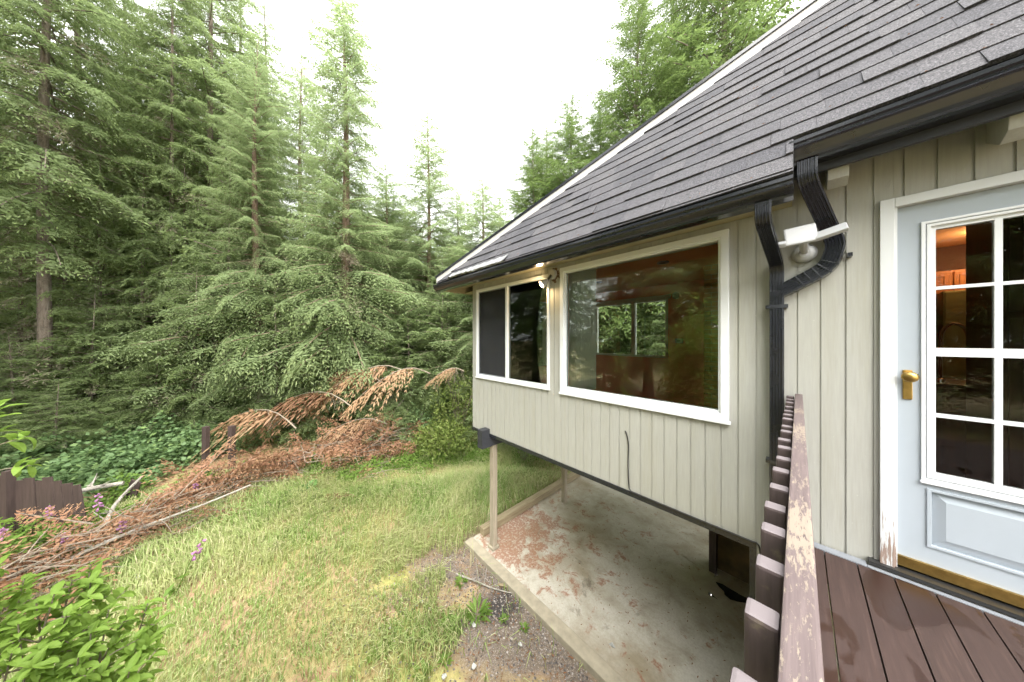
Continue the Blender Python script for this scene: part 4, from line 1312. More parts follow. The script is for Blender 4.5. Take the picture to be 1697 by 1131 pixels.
# bramble thicket between fence and forest; low salal under the trees
def AT(px_, Z): return at(pxr(px_), Z)
br = []
for px_, Z, r_, h_ in ((20, 6.3, 1.6, .95), (120, 6.9, 1.5, 1.0), (210, 7.4, 1.3, 1.15), (270, 7.7, 1.2, 1.15), (330, 8.3, 1.1, 1.0), (-60, 6.0, 1.6, 1.0), (160, 6.2, 1.0, .95), (390, 9.2, 1.2, .9)):
    x_, y_ = AT(px_, Z); br.append((x_, y_, r_ * 1.1, r_ * 1.1, h_))
patch('bramble_thicket', 'bramble_leaf', 21, 26000, br, .115, 'broad leaved green bramble thicket behind the broken fence', 'brambles', tipp=.25)
sl = []
for px_, Z, r_, h_ in ((180, 9.4, 1.8, .8), (280, 10.0, 1.9, .9), (350, 10.6, 1.8, .9), (60, 9.0, 2.0, .8), (420, 10.4, 1.6, .8), (520, 10.6, 1.6, .6), (620, 10.2, 1.4, .6), (-80, 9, 2.2, .8), (690, 10.5, 1.4, .8), (760, 10.4, 1.4, .8), (480, 12.5, 2.6, .8), (620, 13, 2.6, .9), (740, 13.5, 2.6, .9), (300, 13.5, 3.0, 1.0), (120, 13, 3.0, 1.0)):
    x_, y_ = AT(px_, Z); sl.append((x_, y_, r_, r_, h_))
patch('salal_ground_cover', 'salal_leaf', 22, 34000, sl, .11, 'yellow green salal ground cover under the trees', 'ground cover', tipp=.2)
# low weeds at the foot of the grass edge
wd = []
for px_, Z, r_, h_ in ((650, 8.2, .9, .25), (560, 7.6, .8, .25), (700, 8.0, .8, .22), (590, 7.0, .5, .2), (430, 6.6, .5, .3), (360, 6.2, .4, .25), (120, 4.6, .6, .45), (40, 4.6, .6, .5), (180, 5.0, .4, .35), (760, 8.4, .8, .35), (800, 8.2, .5, .3), (150, 5.3, .5, .5), (250, 5.4, .4, .5), (330, 6.4, .4, .55), (420, 7.0, .4, .5), (530, 7.6, .5, .5), (100, 4.9, .5, .5), (210, 5.9, .4, .6)):
    x_, y_ = AT(px_, Z); wd.append((x_, y_, r_, r_, h_))
patch('weed_cover', 'weed_leaf', 23, 17000, wd, .07, 'low green weeds along the edge of the dead branches', 'weeds', tipp=.3)

# ---- bushes
def bush(name, label, x, y, rx, ry, h, n, size, mat, seed, stems=10, cat='bush', tipp=.25, aspect=.38, hollow=.35, stemmat='twig_wood'):
    b0 = float(gz(x, y)) - .05
    r_ = thing(name, label, cat, (x, y, b0))
    rg = np.random.default_rng(seed)
    a = rg.uniform(0, 6.283, n); c_ = rg.uniform(-.25, 1, n); rr = (hollow + (1 - hollow) * rg.random(n) ** .5)
    s_ = np.sqrt(np.clip(1 - c_ * c_, 0, 1))
    lump = 1 + .16 * np.sin(a * 5 + c_ * 6) + .12 * np.sin(a * 9 - c_ * 11)
    P = np.stack([rx * rr * s_ * np.cos(a) * lump, ry * rr * s_ * np.sin(a) * lump, h * .45 + h * .55 * c_ * rr * lump], 1)
    q_ = leafquads(rg, P, size, (0, 0, 1), .75, aspect)
    o = bpy.data.objects.new('foliage', npmesh('foliage', q_, 4, mat, np.clip(rg.random(n) - (1 - tipp), 0, 1) / tipp * .8)); link(o, r_)
    mb = MB()
    for i in range(stems):
        a = rg.uniform(0, 6.28); u_ = rg.uniform(.3, .8)
        mb.tube([(rg.uniform(-.05, .05), rg.uniform(-.05, .05), 0), (rx * u_ * .5 * math.cos(a), ry * u_ * .5 * math.sin(a), h * .45), (rx * u_ * math.cos(a), ry * u_ * math.sin(a), h * rg.uniform(.6, .95))], [.018, .011, .004], 5, False)
    m_ = mb.mesh('stems', fix=False); m_.materials.append(MAT[stemmat]); link(bpy.data.objects.new('stems', m_), r_)
    return r_
x_, y_ = AT(735, 8.35); bush('rhododendron_bush', 'rounded yellow green bush beside the corner of the house', x_, y_, 1.0, .9, 1.05, 4200, .10, 'rhodo_leaf', 31)
x_, y_ = AT(760, 9.6); bush('tall_shrub', 'tall loose shrub with pale and reddish leaves behind the rounded bush', x_, y_, 1.2, 1.1, 2.5, 3600, .105, 'rhodo_leaf', 32, 26, tipp=.4, hollow=.2)
x_, y_ = AT(868, 8.0); bush('small_shrub', 'small twiggy shrub seen under the house overhang', x_, y_, .45, .4, .55, 260, .08, 'weed_leaf', 33, 22)
x_, y_ = AT(690, 9.5); bush('small_shrub', 'low leafy shrub behind the hanging brown boughs', x_, y_, .9, .8, 1.3, 1800, .10, 'bramble_leaf', 34, 14)

# ---- ferns
def fern(x, y, L, n, label, seed, mat='fern_leaf'):
    rg = np.random.default_rng(seed); b0 = float(gz(x, y)) - .02
    r_ = thing('sword_fern', label, 'fern', (x, y, b0))
    for i in range(n):
        az = 2.4 * i + rg.uniform(-.3, .3); el = math.radians(rg.uniform(30, 75)); ln = L * rg.uniform(.7, 1.1)
        m_ = 22; s = (np.arange(m_) + 1) / m_
        d_ = np.array([math.cos(az) * math.cos(el), math.sin(az) * math.cos(el), math.sin(el)])
        p = d_ * (s * ln)[:, None]; p[:, 2] -= .75 * ln * s ** 2.4 * math.cos(el) + .12 * ln * s ** 2
        sv = np.array([-math.sin(az), math.cos(az), 0.0])
        Q = []
        for sg_ in (-1, 1):
            le = (.22 * ln * np.sin(np.pi * (s * .88 + .10)) ** .8 + .01)[:, None]
            dd = nrm(sv * sg_ + d_ * .35 + rg.normal(0, .08, (m_, 3)))
            w = nrm(np.gradient(p, axis=0)) * (ln / m_ * .46)
            Q.append(np.stack([p - w * .4, p + dd * le * .6 + w, p + dd * le, p + dd * le * .5 - w], 1))
        o = bpy.data.objects.new('frond', npmesh('frond', np.concatenate(Q).astype(np.float32), 4, mat, rg.random(2 * m_) * .4)); link(o, r_)
for px_, py_, L, n, lab in ((510, 828, .62, 16, 'larger sword fern at the foot of the brown branches'), (468, 838, .5, 12, 'smaller sword fern left of the larger fern'), (775, 745, .6, 14, 'sword fern between the rounded bush and the house corner'), (798, 722, .55, 12, 'sword fern half hidden behind the house corner'), (395, 822, .5, 12, 'sword fern growing through the middle of the brown heap'), (300, 850, .45, 11, 'sword fern poking out of the heap near the long bare branch'), (590, 775, .5, 12, 'sword fern at the right end of the brown heap'), (205, 880, .45, 10, 'sword fern in the heap right of the fence')):
    Z = 445.54 * 3.6 / (py_ - 562); x_, y_ = AT(px_, Z); fern(x_, y_, L, n, lab, int(px_))

# ------------------------------------------------------------------ fence remains
def fence_board(parent, x, y, w, h, tilt, rz, th=.02, name='board'):
    m_ = MB().box(-w / 2, w / 2, -th / 2, th / 2, -.15, h).mesh(name, .003); m_.materials.append(MAT['fence_wood'])
    o = bpy.data.objects.new(name, m_); link(o)
    return o
fdir = Vector((1.09, 1.15, 0)).normalized(); frz = math.atan2(fdir.y, fdir.x)
fp = thing('board_fence', 'dark brown board fence panel with a post at the lower left', 'fence', (-9.4, -2.9, float(gz(-9.4, -2.9))), None, frz)
def fb(u, w, h, tilt, dy=0.0, name='board', th=.022):
    o = fence_board(fp, 0, 0, w, h, tilt, 0, th, name); o.parent = fp; o.location = (u, dy, 0); o.rotation_euler = (0, R(tilt), 0); return o
for u, w, h, ti in ((-1.18, .19, 1.02, 0), (-.98, .19, 1.06, 0), (-.79, .17, 1.10, 0), (-.62, .17, 1.04, 0)):
    fb(u, w, h, ti)
fb(-.46, .10, 1.22, 0, -.06, 'fence_post', .10)
for i, (u, w, h, ti) in enumerate(((-.28, .19, 1.02, -3), (-.08, .19, 1.07, -5), (.12, .19, 1.02, -4), (.30, .17, 1.09, -7), (.47, .18, 1.02, -9), (.66, .18, .98, -8), (.83, .17, .95, -10))):
    fb(u, w, h, ti, -.012 - .006 * (i % 2))
o = MB().box(-1.3, .5, .015, .05, .3, .38); m_ = o.mesh('rail'); m_.materials.append(MAT['fence_wood']); link(bpy.data.objects.new('rail', m_), fp)
def lone(name, px_, py_, w, h, th, tilt, label, rz=.8):
    Z = 445.54 * 3.6 / (py_ - 562); x_, y_ = AT(px_, Z)
    m_ = MB().box(-w / 2, w / 2, -th / 2, th / 2, -.25, h).mesh(name, .004); m_.materials.append(MAT['fence_wood'])
    o = bpy.data.objects.new(name, m_); o.location = (x_, y_, float(gz(x_, y_))); o.rotation_euler = (0, R(tilt), rz)
    return link(o, None, label, 'fence post' if 'post' in name else 'board')
lone('fence_post', 340, 786, .11, 1.25, .10, 1, 'left of the two bare fence posts rising from the brown branches')
lone('fence_post', 384, 782, .12, 1.22, .10, 0, 'right of the two bare fence posts rising from the brown branches')
lone('loose_board', 212, 838, .22, .55, .025, 20, 'short dark board leaning right of the fence panel')
fq = thing('board_fence', 'broken dark fence panel behind the rounded bush', 'fence', (-10.2, 5.2, float(gz(-10.2, 5.2))), None, R(62))
for i in range(13):
    m_ = MB().box(-.095, .095, -.011, .011, -.1, random.uniform(.75, 1.1)).mesh('board', .003); m_.materials.append(MAT['fence_wood'])
    o = bpy.data.objects.new('board', m_); o.location = (-1.3 + i * .2, random.uniform(-.01, .01), 0); o.rotation_euler = (0, R(random.uniform(-4, 4)), 0); link(o, fq)

# ------------------------------------------------------------------ heap of dead brown branches
rg = np.random.default_rng(77)
heap_line = [(-7.0, -3.2), (-7.6, -2.2), (-8.1, -1.4), (-8.6, -.6), (-9.0, .3), (-9.2, 1.3), (-9.1, 2.3), (-8.7, 3.3)]
hl = np.array(heap_line)
def heap_pt(s, off):
    f = s * (len(hl) - 1); i = min(int(f), len(hl) - 2); a = hl[i] + (hl[i + 1] - hl[i]) * (f - i); d_ = hl[i + 1] - hl[i]; d_ = d_ / np.linalg.norm(d_)
    return a + np.array([d_[1], -d_[0]]) * off, math.atan2(d_[1], d_[0])
def heap_h(s, off):
    return (.40 + .30 * s + .14 * math.sin(s * 9)) * max(0, 1 - (off / .85) ** 2)
Q, T = [], []
tw = MB()
for i in range(165):
    s = rg.random(); off = rg.normal(0, .58)
    p, a = heap_pt(s, off)
    q_, t_, L0, dr_, ri_ = BROWN[i % 4]
    L = rg.uniform(.6, 1.5)
    M_ = rotm(a + rg.choice([0, math.pi]) + rg.normal(0, .8), math.radians(rg.uniform(-8, 42)), rg.uniform(-1.2, 1.2))
    off3 = np.array([p[0], p[1], float(gz(p[0], p[1])) + heap_h(s, off) * rg.uniform(.3, 1.0)])
    qq = (q_ * (L / L0)) @ M_.T.astype(np.float32) + off3.astype(np.float32)
    g_ = gz(qq[:, :, 0], qq[:, :, 1]) + .02
    qq[:, :, 2] = np.maximum(qq[:, :, 2], g_)
    keep = rg.random(len(qq)) < .6
    Q.append(qq[keep]); T.append(t_[keep])
    tt = np.array([0, .35, .7, 1.0]); axp = np.stack([L * tt, 0 * tt, L * (ri_ * tt - dr_ * tt * tt)], 1) @ M_.T + off3
    axp[:, 2] = np.maximum(axp[:, 2], gz(axp[:, 0], axp[:, 1]) + .02)
    if i % 2 == 0: tw.tube([Vector(p_) for p_ in axp], [.012, .009, .006, .003], 4, False)
o = bpy.data.objects.new('dead_branch_heap', npmesh('dead_branch_heap', np.concatenate(Q), 4, 'dead_leaf', np.concatenate(T)))
link(o, None, 'long heap of rust brown dead conifer branches along the fence line', 'brush pile', None, 'stuff')
for i in range(300):
    s = rg.random(); off = rg.normal(0, .5); p, a = heap_pt(s, off); L = rg.uniform(.3, 1.1); a += rg.normal(0, .9); z0 = float(gz(p[0], p[1])) + heap_h(s, off) * rg.uniform(.4, 1.0) + .03
    c_ = Vector((math.cos(a), math.sin(a), rg.uniform(-.15, .25)))
    b = Vector((p[0], p[1], z0)); tw.tube([b, b + c_ * L * .5 + Vector((0, 0, .03)), b + c_ * L], [.010, .007, .003], 4, False)
m_ = tw.mesh('bare_twigs', fix=False); m_.materials.append(MAT['twig_wood'])
link(bpy.data.objects.new('bare_twigs', m_), None, 'tangle of bare grey twigs in the dead branch heap', 'twigs', None, 'stuff')
# heap core: matted litter under the branches
gr_u, gr_v = np.linspace(0, 1, 60), np.linspace(-.95, .95, 16)
HV = np.array([[list(heap_pt(s, o_)[0]) + [0] for o_ in gr_v] for s in gr_u])
for i, s in enumerate(gr_u):
    for j, o_ in enumerate(gr_v):
        HV[i, j, 2] = float(gz(HV[i, j, 0], HV[i, j, 1])) - .03 + heap_h(s, o_) * .22 * (1 + .4 * math.sin(i * 1.7 + j * 2.3))
qh = np.stack([HV[:-1, :-1], HV[1:, :-1], HV[1:, 1:], HV[:-1, 1:]], 2).reshape(-1, 4, 3)
simple('heap_litter', srgb(86, 62, 44), .95, .5, 22, 0, 1.0)
link(bpy.data.objects.new('litter_mound', npmesh('litter_mound', qh, 4, 'heap_litter')), None, 'brown needle litter mounded under the dead branches', 'litter', None, 'stuff')
# hanging dead boughs at the foot of the tall cedar
for i, (px_, Z, z_, L, az, dr2, lab) in enumerate(((612, 9.0, -1.15, 2.5, 205, .6, 'arching brown dead bough hanging left of the tall cedar foot'), (655, 9.0, -.95, 1.9, 235, .8, 'brown dead bough drooping below the tall cedar'), (695, 8.9, -1.0, 1.6, 262, .8, 'small brown dead bough hanging right of the tall cedar'),
      (560, 8.1, -1.75, 2.4, 212, .5, 'rust coloured dead bough curving down over the brush pile'), (470, 7.4, -2.15, 2.3, 208, .4, 'olive brown dead bough lying over the fence posts'), (625, 8.3, -2.5, 1.3, 240, .5, 'fallen red brown bough on the grass edge below the cedar'), (760, 9.0, -1.0, .8, 240, .8, 'rusty bough tip above the tall shrub by the house corner'))):
    x_, y_ = AT(px_, Z); q_, t_, L0, dr_, ri_ = BROWN[i % 4]
    r_ = thing('dead_bough', lab, 'bough', (x_, y_, z_))
    qq = q_ * (L / L0) * np.array([1, 1.15, 1], np.float32); qq[:, :, 2] -= dr2 * (qq[:, :, 0] ** 2) / L; qq[:, :, 2] -= np.abs(qq[:, :, 1]) * 1.1
    M_ = rotm(math.radians(az), .35, .15)
    o = bpy.data.objects.new('needles', npmesh('needles', qq @ M_.T.astype(np.float32), 4, 'dead_leaf', np.clip(t_ + .35 * (i != 3), 0, 1))); link(o, r_)
    tt = np.linspace(-.25, 1, 8); axp = np.stack([L * tt, 0 * tt, L * (ri_ * tt - dr_ * tt * tt) - dr2 * L * tt * np.abs(tt) * (tt > 0)], 1) @ M_.T
    mb = MB().tube([Vector(p) for p in axp], list(np.linspace(.022, .004, 8)), 5, False)
    for k in range(10):
        t0 = rg.uniform(0, .9); j = min(6, int((t0 + .25) / 1.25 * 7)); b = Vector(axp[j]); mb.tube([b, b + Vector((rg.uniform(-.2, .2), rg.uniform(-.2, .2), -.15)), b + Vector((rg.uniform(-.3, .3), rg.uniform(-.3, .3), -.45))], [.006, .005, .002], 4, False)
    m_ = mb.mesh('stem', fix=False); m_.materials.append(MAT['twig_wood']); link(bpy.data.objects.new('stem', m_), r_)
# single bare poles and logs lying on the heap
def pole(name, pts, r0, r1, label, mat='snag_wood', cat='branch'):
    pts = smooth_path(pts, 4); n = len(pts)
    mb = MB().tube(pts, list(np.linspace(r0, r1, n)), 8)
    for k in range(4):
        b = pts[random.randrange(2, n - 2)]; d_ = Vector((random.uniform(-.2, .2), random.uniform(-.2, .2), random.uniform(.05, .25))); mb.tube([b, b + d_ * .6, b + d_], [r0 * .35, r0 * .25, .002], 5, False)
    return mb.build(name, mat, None, label=label, cat=cat)
def gp(px_, py_, lift=.0, base=3.6):
    Z = 445.54 * base / (py_ - 562); x_, y_ = AT(px_, Z); return (x_, y_, float(gz(x_, y_)) + lift)
pole('long_branch', [gp(60, 965, .10), gp(170, 930, .28), gp(260, 905, .42), gp(340, 880, .5), gp(415, 850, .55)], .030, .014, 'long pale bare branch lying along the front of the brown heap')
pole('fallen_branch', [gp(170, 905, .2), gp(190, 880, .45), gp(235, 842, .65)], .035, .02, 'stout grey branch propped on the heap by the leaning board')
pole('fallen_branch', [gp(120, 868, .55), gp(150, 862, .6), gp(205, 850, .6)], .045, .04, 'thick grey limb lying across the right end of the fence panel')
pole('fallen_log', [AT(215, 9.0) + (-3.05,), AT(245, 9.3) + (-2.95,), AT(275, 9.7) + (-2.85,)], .15, .12, 'grey fallen log lying in the salal behind the brambles', 'snag_wood', 'log')
pole('fallen_branch', [gp(560, 760, .3), gp(610, 735, .55), gp(680, 722, .35)], .02, .008, 'thin pale branch arching over the litter below the cedar')
pole('fallen_branch', [gp(555, 748, .15), gp(575, 752, .14), gp(590, 760, .08)], .035, .03, 'short thick pale branch at the right end of the heap')
pole('fallen_branch', [gp(672, 700, .35), gp(676, 730, .25), gp(690, 752, .12)], .05, .03, 'grey root stump piece left of the rounded bush', 'snag_wood', 'log')
pole('ground_stick', [gp(756, 950, .03), gp(785, 962, .05), gp(822, 974, .03), gp(880, 985, .02)], .014, .006, 'curved pale stick lying on the gravel near the slab', 'snag_wood', 'stick')
MB().box(-.045, .045, -.012, .012, 0, .02).build('wood_chip', 'kerb_wood', None, bevel=.004, label='pale flat wood chip beside the curved stick', cat='wood chip')
o = bpy.data.objects['wood_chip']; o.location = Vector(gp(835, 968, .02)); o.rotation_euler = (0, 0, .5); o.scale = (2.2, 1.6, 1)

# foxgloves
def foxglove(px_, py_, h, label, lean=(0, 0), n=9, mat='foxglove_flower'):
    x_, y_, z_ = gp(px_, py_)
    r_ = thing('foxglove', label, 'flower', (x_, y_, z_))
    tip = Vector((lean[0], lean[1], h))
    m_ = MB().tube([(0, 0, 0), tip * .5 + Vector((0, 0, .03)), tip], [.008, .006, .003], 5, False).mesh('stem', fix=False); m_.materials.append(MAT['weed_leaf']); link(bpy.data.objects.new('stem', m_), r_)
    fl2 = MB()
    for k in range(n):
        a = 2.4 * k; b = tip * (.68 + .30 * k / n); d_ = Vector((math.cos(a), math.sin(a), -.5)).normalized(); L = .055 * (1.1 - .5 * k / n)
        fl2.tube([b, b + d_ * L * .5, b + d_ * L], [.007, .014, .021], 6, False)
    m_ = fl2.mesh('bells', fix=False); m_.materials.append(MAT[mat]); link(bpy.data.objects.new('bells', m_), r_)
    q_ = leafquads(rg, np.array([[0, 0, .04 + .03 * k] for k in range(9)]) + 0.0, .16, (0, 0, 1), .5, .4)
    link(bpy.data.objects.new('leaves', npmesh('leaves', q_, 4, 'weed_leaf')), r_)
foxglove(163, 905, .95, 'pink foxglove spike standing right of the fence panel')
foxglove(82, 905, .72, 'purple foxglove spike in front of the fence panel')
foxglove(128, 935, .60, 'purple foxglove leaning over the weeds in front of the heap', (.06, -.1))
foxglove(195, 915, .62, 'lilac foxglove lying across the middle of the heap', (.2, .1))
foxglove(290, 985, .85, 'long green foxglove stem with mauve tip leaning over the heap edge', (.32, .30), 7)
foxglove(5, 930, .55, 'pink foxglove at the left edge by the fence')
foxglove(320, 845, .6, 'pale pink foxglove behind the long bare branch', (.1, .05))

# ------------------------------------------------------------------ grass, weeds, stones, scraps
rg = np.random.default_rng(99)
N = 350000
gxs = rg.uniform(-10.2, .6, N); gys = rg.uniform(-4.5, 9.5, N)
Zc = -ST * gxs + CT * gys; Xc = CT * gxs + ST * gys
keep = (Zc > 1.2) & (np.abs(Xc) < Zc * 2.05 + .3) & ~((gxs > -4.1) & (gys > 2.62))
dens = .5 + .5 * np.sin(gxs * 1.7 + 1) * np.sin(gys * 1.3) + .3 * np.sin(gxs * 5 + gys * 4)
edge = 2.7 - gys
grav_zone = (gxs > -4.3) & (edge < 1.15 + .45 * np.sin(gxs * 2.3) + .25 * np.sin(gxs * 7))
pk = np.where(grav_zone, .035, np.clip(.55 + .45 * dens, .18, 1))
bare = (gxs > -4.9) & (gys > 2.2) & (gxs < -4.0); pk = np.where(bare, .35, pk)
near_bare = (Xc / Zc > -.85) & (Zc < 3.1) & (gys < 2.7); pk = np.where(near_bare, pk * .35, pk)
keep &= rg.random(N) < pk
gxs, gys, Zc, dens = gxs[keep], gys[keep], Zc[keep], dens[keep]
n = len(gxs)
tall = np.clip(.5 + .6 * np.sin(gxs * .8 + 2.0) * np.cos(gys * .9) + .25 * np.sin(gxs * 2.9 - gys * 2.1), .12, 1)
hgt = (.08 + .27 * tall) * rg.uniform(.5, 1.3, n)
bx = np.stack([gxs, gys, gz(gxs, gys) - .01], 1)
la = rg.uniform(0, 6.283, n) ; ll = rg.uniform(.2, 1.0, n)
lean_dir = np.stack([np.cos(la) * .7 + .45 * np.sin(gys * 1.1), np.sin(la) * .7 + .45 * np.cos(gxs * 1.3), 0 * la], 1)
tip = bx + lean_dir * (hgt * ll)[:, None] + np.array([0, 0, 1.0]) * (hgt * (1.05 - .45 * ll))[:, None]
mid = bx + lean_dir * (hgt * ll * .3)[:, None] + np.array([0, 0, 1.0]) * (hgt * .62)[:, None]
wv = nrm(np.stack([-lean_dir[:, 1], lean_dir[:, 0], 0 * la], 1)) * (rg.uniform(.0024, .0052, n) * (1 + Zc * .07))[:, None]
lower = np.stack([bx - wv, bx + wv, mid + wv * .85, mid - wv * .85], 1)
upper = np.stack([mid - wv * .85, mid + wv * .85, tip + wv * .12, tip - wv * .12], 1)
blades = np.concatenate([lower, upper])
tint = np.clip(rg.random(n) - .62, 0, 1) / .38
tint = np.concatenate([tint, np.clip(tint + .12, 0, 1)])
link(bpy.data.objects.new('lawn_grass', npmesh('lawn_grass', blades.astype(np.float32), 4, 'grass', tint)), None, 'long uneven grass, green and straw coloured, between heap and slab', 'grass', None, 'stuff')
# broad-leaved weeds in the gravel
wk = 0
for px_, py_, r_, lab in ((790, 1012, .20, 'bright green weed clump in the gravel below the charred patch'), (745, 1030, .14, 'green weed clump left of the bright weed clump'), (868, 1035, .08, 'small weed sprouting in the gravel by the slab'), (735, 1090, .10, 'low weed clump on the bare soil near the bottom edge'), (805, 900, .16, 'weed tuft growing beside the front post'), (700, 1110, .12, 'weed clump at the bottom edge of the bare soil'), (835, 1020, .07, 'tiny weed tuft between the weed clump and the slab'), (765, 960, .12, 'weed tuft left of the curved stick'), (630, 1075, .15, 'weed clump between grass and bare soil')):
    x_, y_, z_ = gp(px_, py_); r0 = thing('weed_clump', lab, 'weed', (x_, y_, z_))
    m = 46; a = rg.uniform(0, 6.283, m); d_ = np.stack([np.cos(a), np.sin(a), rg.uniform(.25, 1.2, m)], 1); d_ = nrm(d_); L = r_ * rg.uniform(.5, 1.1, m)[:, None]
    b = np.stack([np.cos(a), np.sin(a), 0 * a], 1) * r_ * .4 * rg.random((m, 1)); w = np.stack([-np.sin(a), np.cos(a), 0 * a], 1) * L * .11
    dn = np.zeros((m, 3)); dn[:, 2] = -1
    q_ = np.stack([b, b + d_ * L * .5 + w, b + d_ * L + dn * L * .25, b + d_ * L * .5 - w], 1)
    link(bpy.data.objects.new('leaves', npmesh('leaves', q_.astype(np.float32), 4, 'weed_leaf', rg.random(m) * .5)), r0)
# gravel stones
st = MB()
OCT = [(1, 0, 0), (0, 1, 0), (-1, 0, 0), (0, -1, 0), (0, 0, 1), (0, 0, -.6)]
OF = [(0, 1, 4), (1, 2, 4), (2, 3, 4), (3, 0, 4), (1, 0, 5), (2, 1, 5), (3, 2, 5), (0, 3, 5)]
n = 0
while n < 5200:
    x_ = rg.uniform(-4.6, -.2); y_ = rg.uniform(.6, 2.62)
    if rg.random() > math.exp(-(2.62 - y_) * 1.3): continue
    s = rg.uniform(.005, .016); a = rg.uniform(0, 6.28); z_ = float(gz(x_, y_)) + s * .3
    ca, sa = math.cos(a), math.sin(a)
    k1, k2, k3 = rg.uniform(.7, 1.3), rg.uniform(.6, 1.1), rg.uniform(.5, .9)
    st.add([(x_ + s * (p[0] * k1 * ca - p[1] * k2 * sa), y_ + s * (p[0] * k1 * sa + p[1] * k2 * ca), z_ + s * p[2] * k3) for p in OCT], OF); n += 1
t = NT('stone'); isl = t.node('ShaderNodeNewGeometry').outputs['Random Per Island']
t.col(t.ramp(isl, [(0, srgb(70, 66, 65)), (.5, srgb(108, 102, 97)), (.85, srgb(136, 128, 121)), (1, srgb(170, 164, 158))])); t.rough(.9); MAT['stone'] = t.m
m_ = st.mesh('gravel', fix=False); m_.materials.append(MAT['stone']); link(bpy.data.objects.new('gravel', m_), None, 'loose grey gravel along the edge of the slab', 'gravel', None, 'stuff')
# dead leaves, needles and bits scattered on soil and slab
lt = []
P = np.stack([rg.uniform(-5, -.3, 2600), rg.uniform(.2, 2.7, 2600)], 1); P = np.column_stack([P, gz(P[:, 0], P[:, 1]) + .012]); lt.append(leafquads(rg, P, .045, (0, 0, 1), .25, .22))
P = np.stack([rg.uniform(-3.85, -.4, 420), rg.uniform(2.85, 6.5, 420), np.full(420, G + .004)], 1); lt.append(leafquads(rg, P, .03, (0, 0, 1), .06, .35))
link(bpy.data.objects.new('leaf_litter', npmesh('leaf_litter', np.concatenate(lt).astype(np.float32), 4, 'litter')), None, 'scattered brown needles and leaf bits on soil and slab', 'litter', None, 'stuff')
for px_, py_, s, lab in ((785, 1034, .04, 'white scrap in the bright green weed clump'), (786, 1102, .035, 'torn white paper scrap on the bare soil near the bottom edge'), (862, 1065, .03, 'tiny white scrap on the gravel left of the slab kerb'), (1014, 1070, .035, 'small pale scrap lying on the concrete slab'), (736, 1117, .035, 'crumpled white scrap at the bottom edge'), (698, 995, .03, 'small white scrap at the edge of the grass'), (226, 955, .045, 'white scrap on the lower edge of the dead branch heap'), (230, 960, .05, 'crumpled white plastic at the foot of the heap')):
    x_, y_, z_ = gp(px_, py_, .03) if px_ < 1000 else gp(px_, py_, 0, 3.58)
    if px_ > 1000: z_ = G + .004
    m = 7; vs = [(0, 0, .012)] + [(s * random.uniform(.6, 1.2) * math.cos(2 * math.pi * k / m), s * random.uniform(.5, 1) * math.sin(2 * math.pi * k / m), random.uniform(0, .02)) for k in range(m)]
    vs += [(a_, b_, c_ - .004) for a_, b_, c_ in vs]
    fs = [(0, 1 + k, 1 + (k + 1) % m) for k in range(m)] + [(m + 1, m + 2 + (k + 1) % m, m + 2 + k) for k in range(m)] + [(1 + k, m + 2 + k, m + 2 + (k + 1) % m, 1 + (k + 1) % m) for k in range(m)]
    o = MB().add(vs, fs).build('paper_scrap', 'paper', None, label=lab, cat='litter'); o.location = (x_, y_, z_)

# ------------------------------------------------------------------ the near leafy shrub
def leaf_mesh(L, w, curl, name='leaf'):
    n_ = 5; vs = []; fs = []
    for i in range(n_ + 1):
        u = i / n_; hw = w * math.sin(math.pi * min(1, u * .93 + .05)) ** .85 * (1.0 if u < 1 else .05); z_ = curl * L * (u * .5 - u * u)
        vs += [(L * u, -hw, z_ + hw * .35), (L * u, 0, z_), (L * u, hw, z_ + hw * .35)]
    for i in range(n_):
        for j in (0, 1):
            fs.append((i * 3 + j, (i + 1) * 3 + j, (i + 1) * 3 + j + 1, i * 3 + j + 1))
    mb = MB().add(vs, fs); m_ = mb.mesh(name, fix=False); m_.materials.append(MAT['shrub_leaf'])
    if hasattr(m_, 'shade_smooth'): m_.shade_smooth()
    return m_
LM = [leaf_mesh(.088, .019, .5), leaf_mesh(.075, .017, .8), leaf_mesh(.098, .020, .3), leaf_mesh(.065, .016, .6)]
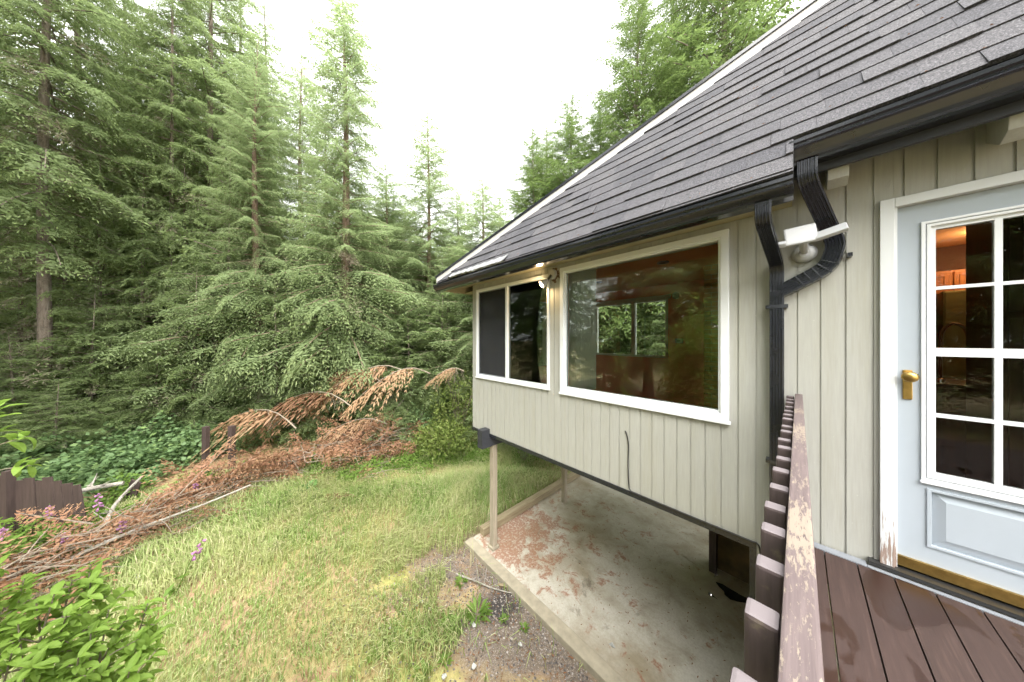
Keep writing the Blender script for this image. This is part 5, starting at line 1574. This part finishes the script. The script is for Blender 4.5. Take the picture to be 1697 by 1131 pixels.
def near_shrub(label, base, tips, seed, single, wood_r=.012):
    rg = np.random.default_rng(seed)
    r_ = thing('leafy_shrub', label, 'shrub', base)
    B = Vector(base); st_ = MB(); cnt = 0; rest = []
    for tp in tips:
        tp = Vector(tp) - B
        midp = Vector((tp.x * .45 + rg.uniform(-.1, .1), tp.y * .45 + rg.uniform(-.1, .1), tp.z * .6))
        path = smooth_path([(rg.uniform(-.08, .08), rg.uniform(-.08, .08), 0), midp, tp], 8)
        st_.tube(path, list(np.linspace(wood_r, .003, len(path))), 5, False)
        ends = [(path[-1], (path[-1] - path[-3]).normalized(), 11)]
        for k in range(7):
            b = path[-3 - k] if k < 6 else path[-8]
            d_ = (Vector((rg.normal(), rg.normal(), rg.uniform(.2, 1.2)))).normalized(); e = b + d_ * rg.uniform(.08, .22)
            st_.tube([b, (b + e) / 2 + Vector((0, 0, .01)), e], [.004, .003, .002], 4, False); ends.append((e, d_, 8))
        for e, d_, nl in ends:
            for q in range(nl):
                az = 2.4 * q + rg.uniform(-.4, .4); s1 = d_.orthogonal().normalized(); s2 = d_.cross(s1)
                ld_ = (d_ * rg.uniform(.1, .75) + s1 * math.cos(az) + s2 * math.sin(az)).normalized()
                pos = e - d_ * (.010 * q)
                M_ = ld_.to_track_quat('X', 'Z').to_matrix().to_4x4(); M_.translation = pos
                sc = rg.uniform(.7, 1.15); me = LM[int(rg.integers(0, 4))]
                if cnt < single:
                    o = bpy.data.objects.new('leaf', me); o.matrix_basis = M_ @ Matrix.Scale(sc, 4); link(o, r_); cnt += 1
                else:
                    v_ = np.empty(len(me.vertices) * 3, np.float32); me.vertices.foreach_get('co', v_); v_ = v_.reshape(-1, 3) * sc
                    A_ = np.array(M_, np.float32); v_ = v_ @ A_[:3, :3].T + A_[:3, 3]
                    for p in me.polygons: rest.append(v_[list(p.vertices)])
    if rest:
        o = bpy.data.objects.new('foliage', npmesh('foliage', np.array(rest, np.float32), 4, 'shrub_leaf')); link(o, r_, kind='stuff')
    m_ = st_.mesh('stems', fix=False); m_.materials.append(MAT['twig_wood']); link(bpy.data.objects.new('stems', m_), r_)
def av(px_, py_, Z):
    x_, y_ = AT(px_, Z); return (x_, y_, (562 - py_) / 445.54 * Z)
tips = [av(*q) for q in ((150, 935, 1.85), (120, 960, 1.7), (40, 960, 1.65), (90, 985, 1.6), (-10, 985, 1.55), (150, 965, 1.75), (60, 1000, 1.6), (110, 1020, 1.55), (180, 1010, 1.75), (30, 1035, 1.5), (90, 1060, 1.5), (150, 1050, 1.6), (205, 1030, 1.75), (20, 1080, 1.45), (70, 1095, 1.45), (130, 1090, 1.5), (225, 1075, 1.7), (40, 1125, 1.4), (100, 1130, 1.45), (170, 1115, 1.55), (-40, 1010, 1.5), (-60, 1080, 1.45), (245, 1000, 1.85), (215, 1110, 1.6))]
near_shrub('bright green broad leaved shrub in the bottom left corner', (av(70, 1131, 1.5)[0] - .1, av(70, 1131, 1.5)[1] - .1, float(gz(-2.9, -.9)) - .05), tips, 5, 298)
near_shrub('shrub shoot whose leaf tips poke in at the left edge', (av(-60, 1131, 1.35)[0], av(-60, 1131, 1.35)[1] - .2, float(gz(-2.9, -1.2)) - .05), [av(-2, 672, 1.55), av(-45, 690, 1.5), av(-60, 640, 1.6)], 6, 60)
bush('leafy_shrub', 'shrub behind the viewer that shows only as a reflection in the big window', -1.45, -1.25, .75, .6, 4.25, 7000, .13, 'shrub_leaf', 8, 16, 'shrub', .3, .42, .3)
